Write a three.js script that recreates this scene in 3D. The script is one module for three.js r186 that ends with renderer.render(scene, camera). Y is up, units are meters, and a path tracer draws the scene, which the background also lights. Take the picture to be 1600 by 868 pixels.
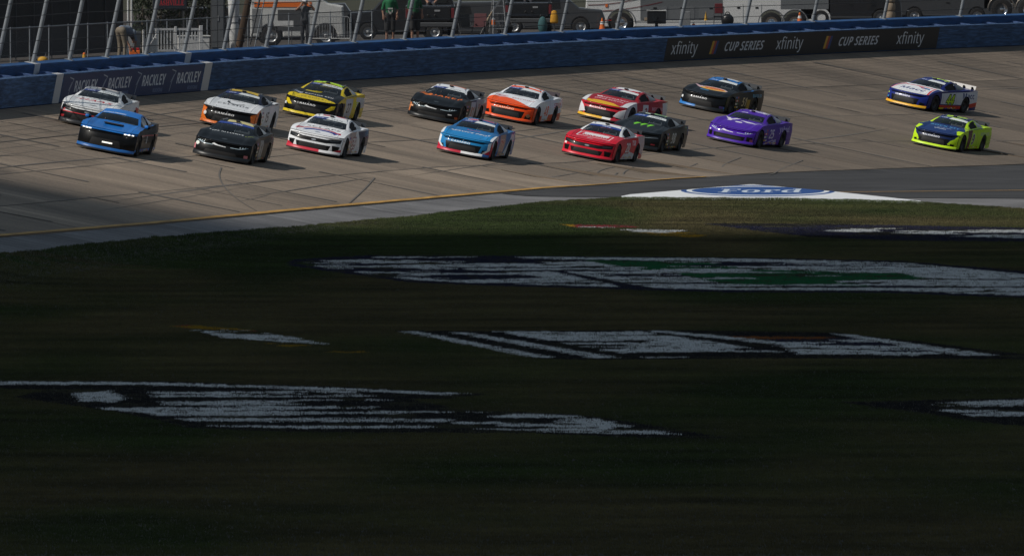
import * as THREE from 'three';
import { RoundedBoxGeometry } from 'three/addons/geometries/RoundedBoxGeometry.js';
import { MarchingCubes } from 'three/addons/objects/MarchingCubes.js';
import { mergeGeometries, mergeVertices } from 'three/addons/utils/BufferGeometryUtils.js';

// ------------------------------------------------------------------ camera, sky, sun, exposure
const scene = new THREE.Scene();
const EYE = 10.8;                                  // camera height above the infield, metres
const camera = new THREE.PerspectiveCamera(2 * Math.atan(434 / 19500) * 180 / Math.PI, 1600 / 868, 1, 20000);
camera.position.set(0, EYE, 0);
camera.rotation.x = -Math.atan(639 / 19500);       // long lens, looking slightly down
scene.add(camera);

const SUN = new THREE.Vector3(-1.08, 1.19, 0.52).normalize();
// clear, slightly hazy sky: deeper blue overhead, pale at the horizon, brighter around the sun
const SKY = (() => {
  const w = 512, h = 256, d = new Float32Array(w * h * 4), v = new THREE.Vector3();
  for (let j = 0; j < h; j++) for (let i = 0; i < w; i++) {
    const el = ((j + 0.5) / h - 0.5) * Math.PI, az = ((i + 0.5) / w - 0.5) * 2 * Math.PI;
    v.set(Math.cos(el) * Math.cos(az), Math.sin(el), Math.cos(el) * Math.sin(az));
    const up = Math.max(0, v.y), k = Math.exp(-up * 3.2), c = Math.max(0, v.dot(SUN)), g = 0.35 * c ** 6 + 0.9 * c ** 60;
    d.set([0.115 + 0.17 * k + g * 0.26, 0.165 + 0.15 * k + g * 0.25, 0.225 + 0.12 * k + g * 0.23, 1], (j * w + i) * 4);
  }
  const t = new THREE.DataTexture(d, w, h, THREE.RGBAFormat, THREE.FloatType);
  t.mapping = THREE.EquirectangularReflectionMapping; t.magFilter = t.minFilter = THREE.LinearFilter; t.wrapS = THREE.RepeatWrapping; t.needsUpdate = true;
  return t;
})();
scene.background = SKY; scene.environment = SKY;

const sun = new THREE.DirectionalLight(new THREE.Color(1, 0.94, 0.86), 4.2);
sun.position.copy(SUN).multiplyScalar(600).add(new THREE.Vector3(0, 0, -430));
sun.target.position.set(0, 0, -430);
sun.castShadow = true;
sun.shadow.mapSize.set(4096, 4096);
Object.assign(sun.shadow.camera, { left: -160, right: 160, top: 160, bottom: -160, near: 1, far: 5000 });
sun.shadow.radius = 1;
scene.add(sun, sun.target);

const renderer = new THREE.WebGLRenderer({ antialias: true });
renderer.toneMapping = THREE.LinearToneMapping;
renderer.toneMappingExposure = 0.8;
renderer.shadowMap.enabled = true;

// ------------------------------------------------------------------ helpers
let seed = 20240611;
const rnd = () => { seed = (seed * 1664525 + 1013904223) >>> 0; return seed / 4294967296; };
const rr = (a, b) => a + (b - a) * rnd();
const lerp = (a, b, t) => a + (b - a) * t, clamp = (x, a = 0, b = 1) => Math.min(b, Math.max(a, x));
const smooth = (a, b, x) => { const t = clamp((x - a) / (b - a)); return t * t * (3 - 2 * t); };
const taken = {};
const numbered = n => { const k = taken[n] = (taken[n] ?? -1) + 1; return k ? n + '_' + String(k).padStart(3, '0') : n; };
function hash2(i, j) { let h = (i * 374761393 + j * 668265263) | 0; h = Math.imul(h ^ (h >>> 13), 1274126177); return ((h ^ (h >>> 16)) >>> 0) / 4294967296; }
function vnoise(x, y) {
  const i = Math.floor(x), j = Math.floor(y), f = x - i, g = y - j, u = f * f * (3 - 2 * f), v = g * g * (3 - 2 * g);
  return lerp(lerp(hash2(i, j), hash2(i + 1, j), u), lerp(hash2(i, j + 1), hash2(i + 1, j + 1), u), v);
}
const fbm = (x, y, o = 4) => { let s = 0, a = 0.5, n = 0; for (let k = 0; k < o; k++) { s += a * vnoise(x, y); n += a; x = x * 2.03 + 17; y = y * 2.03 + 31; a *= 0.5; } return s / n; };
const S = hex => new THREE.Color(hex);
const lin = (r, g, b) => new THREE.Color().setRGB(r, g, b);
const mat = (color, o = {}) => new THREE.MeshStandardMaterial({ color, roughness: 0.7, ...o });
function mesh(name, geo, m, parent = scene) {
  const o = new THREE.Mesh(geo, m);
  o.name = parent === scene ? numbered(name) : name;
  o.castShadow = o.receiveShadow = true;
  parent.add(o);
  return o;
}
function tag(o, label, category, group, kind) {
  o.userData.label = label;
  if (category) o.userData.category = category;
  if (group) o.userData.group = group;
  if (kind) o.userData.kind = kind;
  return o;
}
function thing(name, label, category, pos = [0, 0, 0], turn = 0, group) {
  const o = new THREE.Group();
  o.name = numbered(name); o.position.set(...pos); o.rotation.y = turn;
  scene.add(o);
  return tag(o, label, category, group);
}
const box = (w, h, d, x = 0, y = 0, z = 0, r = 0) => (r ? new RoundedBoxGeometry(w, h, d, 2, r) : new THREE.BoxGeometry(w, h, d)).translate(x, y, z);
const cyl = (r0, r1, h, x = 0, y = 0, z = 0, n = 12) => new THREE.CylinderGeometry(r0, r1, h, n).translate(x, y, z);
const merge = list => mergeGeometries(list.map(g => { const q = g.index ? g.toNonIndexed() : g; for (const k of Object.keys(q.attributes)) if (!['position', 'normal', 'uv'].includes(k)) q.deleteAttribute(k); return q; }));
function bar(a, b, r, r2 = r, n = 8) {
  const A = new THREE.Vector3(...a), B = new THREE.Vector3(...b), d = B.clone().sub(A), g = new THREE.CylinderGeometry(r2, r, d.length(), n);
  g.applyQuaternion(new THREE.Quaternion().setFromUnitVectors(new THREE.Vector3(0, 1, 0), d.clone().normalize()));
  return g.translate((A.x + B.x) / 2, (A.y + B.y) / 2, (A.z + B.z) / 2);
}
// a sheet from a function of two parameters; keep(u, v) can leave cells out
function sheet(fn, nu, nv, u0 = 0, u1 = 1, v0 = 0, v1 = 1, uvf = null, keep = null) {
  const P = [], U = [], I = [];
  for (let j = 0; j <= nv; j++) for (let i = 0; i <= nu; i++) {
    const u = lerp(u0, u1, i / nu), v = lerp(v0, v1, j / nv), p = fn(u, v);
    P.push(...p); U.push(...(uvf ? uvf(p, u, v) : [i / nu, j / nv]));
  }
  for (let j = 0; j < nv; j++) for (let i = 0; i < nu; i++) {
    if (keep && !keep(lerp(u0, u1, (i + .5) / nu), lerp(v0, v1, (j + .5) / nv))) continue;
    const a = j * (nu + 1) + i, b = a + 1, c = a + nu + 1, d = c + 1;
    I.push(a, b, d, a, d, c);
  }
  const g = new THREE.BufferGeometry();
  g.setAttribute('position', new THREE.Float32BufferAttribute(P, 3));
  g.setAttribute('uv', new THREE.Float32BufferAttribute(U, 2));
  g.setIndex(I); g.computeVertexNormals();
  return g;
}
const canvas = (w, h, draw) => {
  const c = document.createElement('canvas'); c.width = w; c.height = h;
  draw(c.getContext('2d'), w, h);
  const t = new THREE.CanvasTexture(c); t.colorSpace = THREE.SRGBColorSpace; t.anisotropy = 8;
  return t;
};
// a grain texture: fn(u, v) in 0..1 returns linear-ish 0..255 rgb
function grain(w, h, fn, srgb = true) {
  const d = new Uint8Array(w * h * 4);
  for (let y = 0; y < h; y++) for (let x = 0; x < w; x++) { const c = fn(x / w, y / h, x, y); d.set([c[0], c[1], c[2], 255].map(q => clamp(q, 0, 255)), (y * w + x) * 4); }
  const t = new THREE.DataTexture(d, w, h);
  t.wrapS = t.wrapT = THREE.RepeatWrapping; t.magFilter = THREE.LinearFilter; t.minFilter = THREE.LinearMipmapLinearFilter; t.generateMipmaps = true;
  if (srgb) t.colorSpace = THREE.SRGBColorSpace;
  t.needsUpdate = true;
  return t;
}
function writing(ctx, str, x, y, size, color, o = {}) {
  ctx.save(); ctx.translate(x, y); if (o.rot) ctx.rotate(o.rot); if (o.skew) ctx.transform(1, 0, o.skew, 1, 0, 0);
  ctx.scale(size / 100, size / 100);
  ctx.font = (o.italic ? 'italic ' : '') + (o.light ? '' : 'bold ') + '100px ' + (o.font || 'sans-serif');
  ctx.textAlign = o.align || 'center'; ctx.textBaseline = 'middle';
  const w = ctx.measureText(str).width;
  if (o.width) ctx.scale(o.width * 100 / size / w, 1);
  if (o.line) { ctx.lineWidth = o.lw || 16; ctx.strokeStyle = o.line; ctx.strokeText(str, 0, 0); }
  ctx.fillStyle = color; ctx.fillText(str, 0, 0);
  ctx.restore();
}
const poly = (ctx, pts, color) => { ctx.fillStyle = color; ctx.beginPath(); pts.forEach((p, i) => i ? ctx.lineTo(p[0], p[1]) : ctx.moveTo(p[0], p[1])); ctx.closePath(); ctx.fill(); };
const oval = (ctx, x, y, a, b, color, rot = 0) => { ctx.fillStyle = color; ctx.beginPath(); ctx.ellipse(x, y, a, b, rot, 0, 7); ctx.fill(); };
const inside = (pts, x, y) => { let c = false; for (let i = 0, j = pts.length - 1; i < pts.length; j = i++) { const [a, b] = pts[i], [p, q] = pts[j]; if ((b > y) !== (q > y) && x < (p - a) * (y - b) / (q - b) + a) c = !c; } return c; };

// ------------------------------------------------------------------ plan of the speedway
// X to the right, D away from the camera (z = -D). The outer wall leaves a straight (s < 0) into a left-hand turn (s > 0);
// w is measured from the wall across the banked track towards the infield.
const WX = -16.6, WD = 405, T0 = 8.5 * Math.PI / 180, K = 0.0015, RAD = 1 / K, WALLH = 3, BANK = 0.194;
const CX = WX + RAD * Math.cos(T0), CD = WD - RAD * Math.sin(T0);
const theta = s => T0 + K * Math.max(0, s);
function plan(s, w = 0) {
  const th = theta(s);
  if (s < 0) return [WX + s * Math.sin(T0) + w * Math.cos(T0), WD + s * Math.cos(T0) - w * Math.sin(T0)];
  return [CX - (RAD - w) * Math.cos(th), CD + (RAD - w) * Math.sin(th)];
}
function station(X, D) {
  const s = (X - WX) * Math.sin(T0) + (D - WD) * Math.cos(T0);
  if (s <= 0) return [s, (X - WX) * Math.cos(T0) - (D - WD) * Math.sin(T0)];
  const dx = X - CX, dd = D - CD;
  return [(Math.atan2(dd, -dx) - T0) / K, RAD - Math.hypot(dx, dd)];
}
const floorH = s => -0.7 * smooth(30, 80, s);      // the flat at the foot of the banking drops a little inside the turn
const bankH = (w, s) => { const f = floorH(s), a = WALLH - w * BANK - f; return w > 0 ? f + 0.5 * (a + Math.sqrt(a * a + 0.02)) : a + f; };
const height = (X, D) => { const [s, w] = station(X, D); return bankH(w, s); };
const onTrack = (s, w, up = 0) => { const [X, D] = plan(s, w); return [X, bankH(w, s) + up, -D]; };
// a point in the leaning frame of the wall: w across the bank, n square to the banked surface
const BN = Math.atan(BANK);
function wallPoint(s, w, n) { return onTrack(s, w + n * Math.sin(BN), 0).map((v, i) => i === 1 ? WALLH - w * BANK + n * Math.cos(BN) : v); }
// ------------------------------------------------------------------ ground, track, apron, infield
const concreteTex = (k) => grain(512, 512, (u, v) => {
  const P = 24, q = (fx, fy, o) => { // tiling noise
    const a = fbm(u * fx + k * 7, v * fy, 4), b = fbm((u - 1) * fx + k * 7, v * fy, 4), c = fbm(u * fx + k * 7, (v - 1) * fy, 4), d = fbm((u - 1) * fx + k * 7, (v - 1) * fy, 4);
    return lerp(lerp(a, b, u), lerp(c, d, u), v);
  };
  const coarse = q(5, 9), streak = q(3, 60), fine = hash2(Math.floor(u * 512) + k, Math.floor(v * 512));
  const g = 0.74 + 0.42 * (coarse - .5) + 0.26 * (streak - .5) + 0.12 * (fine - .5);
  return [212 * g, 194 * g, 173 * g];
});
const concreteMats = [0, 1, 2].map(k => {
  const t = concreteTex(k);
  return [1, 0.93, 1.07].map(f => mat(lin(0.65 * f, 0.62 * f, 0.595 * f), { map: t, roughness: 0.86 }));
}).flat();
const rubberVignette = [1, .86, .74, .62, .54].map(k => concreteMats.map(m => { const q = m.clone(); q.color.multiplyScalar(k); return q; }));   // slab tones: real rubber plus lens vignette painted into the colour
const asphaltTex = grain(512, 512, (u, v) => {
  const m = (fx, fy) => { const a = fbm(u * fx, v * fy), b = fbm((u - 1) * fx, v * fy); const c = fbm(u * fx, (v - 1) * fy), d = fbm((u - 1) * fx, (v - 1) * fy); return lerp(lerp(a, b, u), lerp(c, d, u), v); };
  const g = 0.72 + 0.5 * (m(6, 6) - .5) + 0.55 * (m(4, 50) - .5) + 0.18 * (hash2(Math.floor(u * 512), Math.floor(v * 512)) - .5);
  return [225 * g, 224 * g, 226 * g];
});
const infieldGround = mesh('infield_ground', new THREE.PlaneGeometry(6000, 6000, 1, 1).rotateX(-Math.PI / 2).translate(0, -1.6, 0), mat(lin(0.035, 0.036, 0.018), { roughness: 1 }));
tag(infieldGround, 'flat infield ground around the speedway', null, null, 'structure');

// asphalt sheet under the apron: follows the foot of the banking
const apronMat = mat(lin(0.38, 0.38, 0.385), { map: asphaltTex, roughness: 0.85 });
const apron = mesh('apron', sheet((s, w) => onTrack(s, w, -0.022), 200, 120, -140, 420, 8, 75, (p, u, v) => [v / 9, u / 14]), apronMat);
tag(apron, 'grey asphalt apron below the banked track', null, null, 'structure');

// edge of the concrete: the yellow line
const YELLOW = [[-30.2, 264], [-16.17, 331.88], [-14.04, 342.12], [-10.19, 361.44], [-5.54, 385.66], [-2.07, 403.31], [1.51, 420.06], [4.41, 429.8], [6.73, 437.74]].map(p => station(...p)).concat([[51, 16.82], [60.4, 17.26], [73.5, 18.1], [85.7, 19.1], [96, 20.6], [130, 24]]);
const lineW = s => { if (s >= YELLOW.at(-1)[0]) return YELLOW.at(-1)[1] + (s - YELLOW.at(-1)[0]) * 0.05; for (let i = 1; i < YELLOW.length; i++) if (s <= YELLOW[i][0]) { const [a, b] = YELLOW[i - 1], [c, d] = YELLOW[i]; return lerp(b, d, clamp((s - a) / (c - a))); } };

// older, darker asphalt of the pit road joining from the right
const pitRoad = mesh('pit_road', sheet((u, v) => { const s = 9 + 330 * u + (u === 0 ? 3 * v : 0), w = lineW(s) + .02 + 55 * v; return onTrack(s, w, -0.008); }, 160, 80, 0, 1, 0, 1, (p, u, v) => [v * 6, u * 24]), mat(lin(0.075, 0.075, 0.078), { map: asphaltTex, roughness: 0.85 }));
tag(pitRoad, 'dark asphalt pit road joining the apron at right', null, null, 'structure');
const track = new THREE.Group(); track.name = 'race_track'; scene.add(track);
tag(track, 'banked concrete race track with slab joints', null, null, 'structure');
const LANES = 4, SLAB = 7.4;
let slabNo = 0;
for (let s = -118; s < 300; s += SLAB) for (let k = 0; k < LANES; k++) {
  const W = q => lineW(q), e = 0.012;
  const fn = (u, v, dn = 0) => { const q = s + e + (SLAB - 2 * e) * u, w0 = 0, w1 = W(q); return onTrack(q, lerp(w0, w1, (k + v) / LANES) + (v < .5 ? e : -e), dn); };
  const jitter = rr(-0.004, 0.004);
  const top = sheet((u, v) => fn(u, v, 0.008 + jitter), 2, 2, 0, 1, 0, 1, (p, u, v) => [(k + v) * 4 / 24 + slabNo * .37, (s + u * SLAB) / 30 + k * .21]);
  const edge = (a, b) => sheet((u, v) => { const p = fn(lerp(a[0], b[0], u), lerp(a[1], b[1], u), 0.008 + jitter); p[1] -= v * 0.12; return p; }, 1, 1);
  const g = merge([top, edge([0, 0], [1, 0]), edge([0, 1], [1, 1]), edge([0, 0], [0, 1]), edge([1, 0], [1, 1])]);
  mesh('concrete_slab', g, rubberVignette[Math.round(clamp((k ? 3.4 : 2) * smooth(5, 95, s) + 1.1 * (hash2(slabNo, 8) - .5), 0, 4))][Math.floor(hash2(slabNo, 5) * concreteMats.length)], track);  // tone drops along the turn: rubber stain and painted vignette together
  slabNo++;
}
mesh('joint_bed', sheet((s, w) => onTrack(s, w * lineW(s), -0.05), 80, 12, -118, 300, 0, 1), mat(lin(0.02, 0.019, 0.018), { roughness: 1 }), track);
// dark sealed joints: ragged tar bands across the lanes
const tar = mat(lin(0.10, 0.09, 0.08), { roughness: 0.9 });
for (let s = -118 + SLAB, n = 0; s < 300; s += SLAB, n++) {
  const wide = n % 2 ? 0.40 : 0.16, gap = hash2(n, 9);
  for (let k = 0; k < 3; k++) {
    const a = k / 3 + 0.02 + 0.10 * hash2(n, k + 20), b = (k + 1) / 3 - 0.10 * hash2(n, k + 40) * (n % 2 ? .5 : 2);
    if (hash2(n, k + 60) < (n % 2 ? .05 : .3)) continue;
    mesh('joint_seal', sheet((u, v) => { const w = lerp(a, b, u) * lineW(s); return onTrack(s + (v - .5) * wide * (0.45 + 1.1 * vnoise(w * .8 + n * 9, 3)) + .5 * (vnoise(w * .35 + n * 5, 8) - .5), w, 0.020); }, 16, 1), tar, track);
  }
}
// longitudinal rubber and joint streaks
const rubber = mat(lin(0.125, 0.112, 0.10), { roughness: 0.8 });
for (let n = 0; n < 46; n++) {
  const s0 = rr(-60, 200), len = rr(8, 34), w0 = rr(0.06, 0.97) * lineW(s0), dw = rr(-.7, .7), wd = rr(.03, .11);
  mesh('rubber_streak', sheet((u, v) => onTrack(s0 + u * len, w0 + dw * u * u + (v - .5) * wd * Math.sin(Math.PI * clamp(u, .02, .98)), 0.017), 10, 1), rubber, track);
}
for (let k = 1; k < LANES; k++) mesh('lane_joint', sheet((s, v) => onTrack(s, lineW(s) * k / LANES + (v - .5) * (.025 + .035 * vnoise(s * .3, k)), 0.0185), 160, 1, -118, 290), rubber, track);
// skid marks
const SKIDS = [[[-9.23, 395.7], [-9.18, 390.92], [-8.84, 384.73], [-8.27, 379.53], [-7.72, 376.17]], [[-4.48, 406.59], [-4.71, 399.26], [-5.09, 389.36]], [[3.08, 429.13], [2.94, 431.72], [3.08, 435.16], [3.6, 438.92]], [[3.51, 428.26], [3.48, 431.95], [3.69, 435.8]], [[6.13, 437.92], [6.15, 444.42], [6.69, 449.91]], [[4.0, 432], [3.9, 436], [4.3, 441]], [[7.4, 446], [7.7, 452], [8.4, 458]], [[9.2, 447], [9.8, 455], [10.8, 463]]];
for (const pts of SKIDS) {
  const c = new THREE.CatmullRomCurve3(pts.map(([x, d]) => new THREE.Vector3(x, 0, -d)));
  mesh('skid_mark', sheet((u, v) => { const p = c.getPoint(u), X = p.x + (v - .5) * .05, D = -p.z; return [X, height(X, D) + 0.024, -D]; }, 24, 1), rubber, track);
}
// painted yellow edge line
const yellowPaint = mat(lin(0.85, 0.47, 0.10), { roughness: 0.7, map: grain(256, 64, (u, v) => { const g = 190 + 110 * (fbm(u * 40, v * 3) - .5); return [g, g, g]; }) });
const edgeLine = mesh('edge_line', sheet((s, v) => onTrack(s, lineW(s) - .02 - v * .2, 0.022), 200, 1, -118, 38, 0, 1, (p, u, v) => [u / 40, v]), yellowPaint, track);
const pitLine = mesh('pit_line', sheet((u, v) => { const X = lerp(10.4, 19.5, u), D = lerp(416.6, 420.2, u) + (v - .5) * .3; return [X, height(X, D) + 0.012, -D]; }, 12, 1), yellowPaint, pitRoad);

// ------------------------------------------------------------------ infield lawn
const EDGE = [[-40, 205], [-15.8, 324.26], [-13.74, 335.03], [-10.34, 353.57], [-6.13, 373.58], [-2.01, 391.33], [1.04, 403.79], [3.37, 409.6], [5.90, 409.4], [8.42, 408.8], [10.5, 407.4], [12.95, 405.2], [16.24, 395.81], [18.75, 384.97], [40, 290]];
const lawnEdge = X => { for (let i = 1; i < EDGE.length; i++) if (X <= EDGE[i][0]) { const [a, b] = EDGE[i - 1], [c, d] = EDGE[i]; return lerp(b, d, clamp((X - a) / (c - a))) + 0.7 * (vnoise(X * 1.7, 2) - .5) + .5 * (vnoise(X * 6, 7) - .5); } return 285; };
const lawn = mesh('lawn', sheet((X, t) => { const e = lawnEdge(X), D = lerp(40, e, t); return [X, height(X, D) + 0.012, -D]; }, 160, 60, -40, 40, 0, 1), mat(lin(0.038, 0.037, 0.019), { roughness: 1, map: grain(256, 256, (u, v, x, y) => { const g = 190 + 90 * (hash2(x, y) - .5) + 60 * (fbm(u * 20, v * 20) - .5); return [g, g, g]; }) }));
tag(lawn, 'mown infield lawn inside the track', null, null, 'structure');

// white painted wedge with the blue oval at the tip of the lawn
const wedge = mesh('painted_wedge', (() => {
  const top = [[3.6, 411.2], [3.92, 413.47], [6.03, 420.13], [8.21, 426.99], [10.71, 417.75], [13.03, 406.9], [13.3, 405.6]];
  const yT = X => { for (let i = 1; i < top.length; i++) if (X <= top[i][0]) return lerp(top[i - 1][1], top[i][1], (X - top[i - 1][0]) / (top[i][0] - top[i - 1][0])); return 406; };
  return sheet((X, t) => { const a = lawnEdge(X) - 2.2, D = lerp(a, Math.max(a + .1, yT(X)), t); return [X, height(X, D) + 0.016, -D]; }, 60, 12, 3.6, 13.3, 0, 1, p => [(p[0] - 3.6) / 9.7, (-p[2] - 402) / 26]);
})(), mat(lin(0.78, 0.79, 0.80), { roughness: 0.75, map: canvas(1024, 512, (c, w, h) => {
  const X = m => (m - 3.6) / 9.7 * w, Y = d => h - (d - 402) / 26 * h;
  c.fillStyle = '#f2f4f6'; c.fillRect(0, 0, w, h);
  for (let i = 0; i < 2600; i++) { c.fillStyle = `rgba(120,118,112,${0.05 + .08 * rnd()})`; c.fillRect(rnd() * w, rnd() * h, 2 + rnd() * 26, 1); }
  const cx = X(8.25), cy = Y(418.2), a = 2.58 / 9.7 * w, b = 7.4 / 26 * h;
  oval(c, cx, cy, a, b, '#1c4f94'); oval(c, cx, cy, a * .93, b * .84, '#eef2f6'); oval(c, cx, cy, a * .86, b * .72, '#1c4f94');
  writing(c, 'Ford', cx, cy - 2, 120, 'rgba(240,244,248,.86)', { italic: true, font: 'serif', width: 300 });
}) }));
tag(wedge, 'white painted wedge with a blue oval at the tip of the lawn', 'ground marking');

// outlines of the paintings on the grass, metres (X, D)
const MARK = {
  A_out: [[-6.1,338.9],[-6.1,343.3],[-5.2,345.8],[-3.7,348.0],[0.6,347.4],[6.5,345.8],[10.7,343.0],[13.7,334.3],[16.7,326.5],[16.0,312.0],[12.9,313.4],[9.5,317.1],[5.4,317.6],[3.1,319.5],[-1.0,322.9],[-2.8,325.4],[-4.4,332.1]],
  A_in: [[-5.9,340.2],[-5.8,342.6],[-4.7,344.0],[-3.6,346.2],[0.6,346.3],[6.5,344.6],[10.6,341.3],[13.6,331.6],[16.6,324.0],[16.0,312.9],[12.9,314.8],[9.6,318.6],[5.4,319.1],[3.1,321.0],[-1.0,324.4],[-2.7,326.9],[-4.2,333.1]],
  A_green: [[1.9,343.5],[5.2,341.8],[6.5,335.3],[8.5,333.7],[10.4,332.1],[10.9,327.5],[8.3,326.0],[9.4,321.5],[5.5,323.5],[4.4,331.6],[3.1,336.9]],
  A_stroke: [[0.9,334.8],[1.4,333.7],[3.6,320.5],[3.0,320.5]],
  A_navy: [[-6.0,339.2],[-6.0,343.2],[-4.9,344.6],[-3.7,346.8],[0.0,346.9],[1.2,339.1],[-0.7,334.7],[1.0,328.5],[-1.7,326.4],[-4.1,332.6]],
  B_out: [[-2.8,291.2],[-0.4,290.8],[3.0,291.7],[7.6,289.7],[9.4,284.2],[11.4,276.7],[13.3,273.1],[11.2,274.2],[6.2,274.6],[1.6,273.8],[0.6,274.5]],
  B_s1: [[-2.6,290.4],[-2.2,290.4],[0.9,274.9],[0.4,274.9]],
  B_s2: [[-1.4,289.6],[-1.0,289.6],[2.4,274.5],[1.8,274.5]],
  B_white: [[-0.4,290.4],[3.0,290.4],[6.4,276.4],[3.0,274.5]],
  B_s3: [[3.0,290.9],[3.7,290.5],[9.1,276.0],[8.2,276.0]],
  B_s4: [[7.4,288.9],[7.8,288.5],[10.8,276.0],[9.9,276.0]],
  B_white2: [[5.7,285.7],[7.8,286.5],[9.2,279.7],[9.6,276.7],[6.4,276.7]],
  B_orange: [[4.6,287.3],[7.4,286.9],[7.3,285.7],[5.1,285.7]],
  C_out: [[-11.6,262.5],[-10.8,262.5],[-7.7,262.5],[-3.7,259.6],[-0.5,255.9],[-1.3,253.7],[-2.1,253.7],[-1.1,248.6],[1.3,246.3],[2.6,242.0],[4.1,236.1],[2.1,236.6],[0.3,238.2],[-4.3,238.7],[-6.2,240.4],[-7.8,247.4],[-10.2,254.6],[-9.6,257.7],[-11.5,259.6]],
  C_top: [[-11.5,261.9],[-7.7,261.6],[-3.6,258.7],[-0.9,255.9],[-1.3,255.2],[-3.6,257.4],[-7.7,260.3],[-11.5,260.3]],
  C_blob: [[-9.1,257.1],[-8.3,257.1],[-7.9,254.0],[-8.0,251.6],[-8.7,252.2]],
  C_white: [[-7.7,259.6],[-3.4,257.7],[-2.3,251.6],[-3.0,247.7],[-1.3,244.9],[-1.0,240.1],[-2.5,239.0],[-6.2,241.2],[-7.1,246.3],[-8.4,249.2],[-6.9,249.2]],
  C_right: [[-3.0,247.7],[-1.0,247.7],[1.3,245.4],[2.1,242.0],[3.2,237.1],[2.2,237.4],[-1.2,240.1]],
  C_tip: [[1.0,244.6],[1.8,244.0],[2.1,241.2],[1.6,237.9],[0.5,238.5]],
  D_out: [[6.6,252.2],[8.0,252.8],[10.4,254.0],[13.1,255.3],[12.2,238.0],[9.9,241.2],[9.1,242.9],[8.2,246.9],[7.4,249.2]],
  D_white: [[7.4,251.6],[8.8,251.6],[10.4,253.1],[13.0,254.0],[12.3,239.0],[10.0,242.6],[9.3,244.3],[8.2,249.2]],
  E_red: [[-8.4,294.5],[-7.5,294.1],[-6.6,292.4],[-5.7,290.4],[-5.9,290.0],[-7.2,291.6]],
  E_white: [[-7.5,291.2],[-6.3,291.2],[-5.2,287.3],[-4.1,282.3],[-5.5,284.2],[-6.6,286.5]],
  E_yellow: [[-5.7,283.4],[-4.8,283.0],[-3.2,277.8],[-3.7,277.1],[-5.0,280.8]],
  F_red: [[1.4,378.0],[3.6,376.6],[3.8,374.6],[1.9,375.3]],
  F_white: [[1.6,376.6],[3.1,374.6],[5.2,371.3],[4.5,368.7],[3.0,371.3]],
  F_yellow: [[3.8,370.0],[4.9,370.0],[5.8,367.5],[5.4,364.3],[4.1,366.8]],
  G_out: [[5.8,379.4],[9.7,378.7],[15.4,374.7],[19.1,372.7],[18.4,358.7],[14.8,360.6],[11.1,361.8],[8.8,364.9],[7.2,372.0]],
  G_white: [[9.2,371.4],[10.7,374.0],[15.3,372.0],[19.0,370.1],[18.5,361.2],[14.9,363.7],[11.3,366.8]],
};
// ---- grass tufts, mown short; every tuft takes the colour of the paint or the turf where it grows
function tuftGeo(n, spread) {
  const P = [], I = [];
  for (let k = 0; k < n; k++) {
    const x = rr(-spread, spread), z = rr(-spread, spread), h = rr(.55, 1), lean = rr(-.35, .35), lz = rr(-.3, .3), a = rr(0, 6.28), w = .0075;
    const i = P.length / 3;
    P.push(x - Math.cos(a) * w, -.02, z - Math.sin(a) * w, x + Math.cos(a) * w, -.02, z + Math.sin(a) * w, x + lean * .04, h * .05, z + lz * .04);
    I.push(i, i + 1, i + 2);
  }
  const g = new THREE.BufferGeometry();
  g.setAttribute('position', new THREE.Float32BufferAttribute(P, 3)); g.setIndex(I); g.computeVertexNormals();
  return g;
}
const TUFT = tuftGeo(16, 0.07);
const WHITE = [0.85, 0.88, 0.90], NAVY = [0.018, 0.02, 0.055], BLACK = [0.014, 0.014, 0.018], GREEN = [0.012, 0.17, 0.06], GOLD = [0.40, 0.24, 0.01], RED = [0.3, 0.03, 0.05], ORANGE = [0.3, 0.1, 0.02];
const row = (X, D, fx, fd, k) => vnoise(X * fx + k * 13.1, D * fd + k * 3.7);
const row2 = (X, D, fx, fd, k) => .72 * row(X, D, fx, fd, k) + .28 * row(X, D, fx * 3.1, fd * 2.3, k + 30);
const M = MARK, within = (k, X, D) => inside(M[k], X, D);
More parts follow.
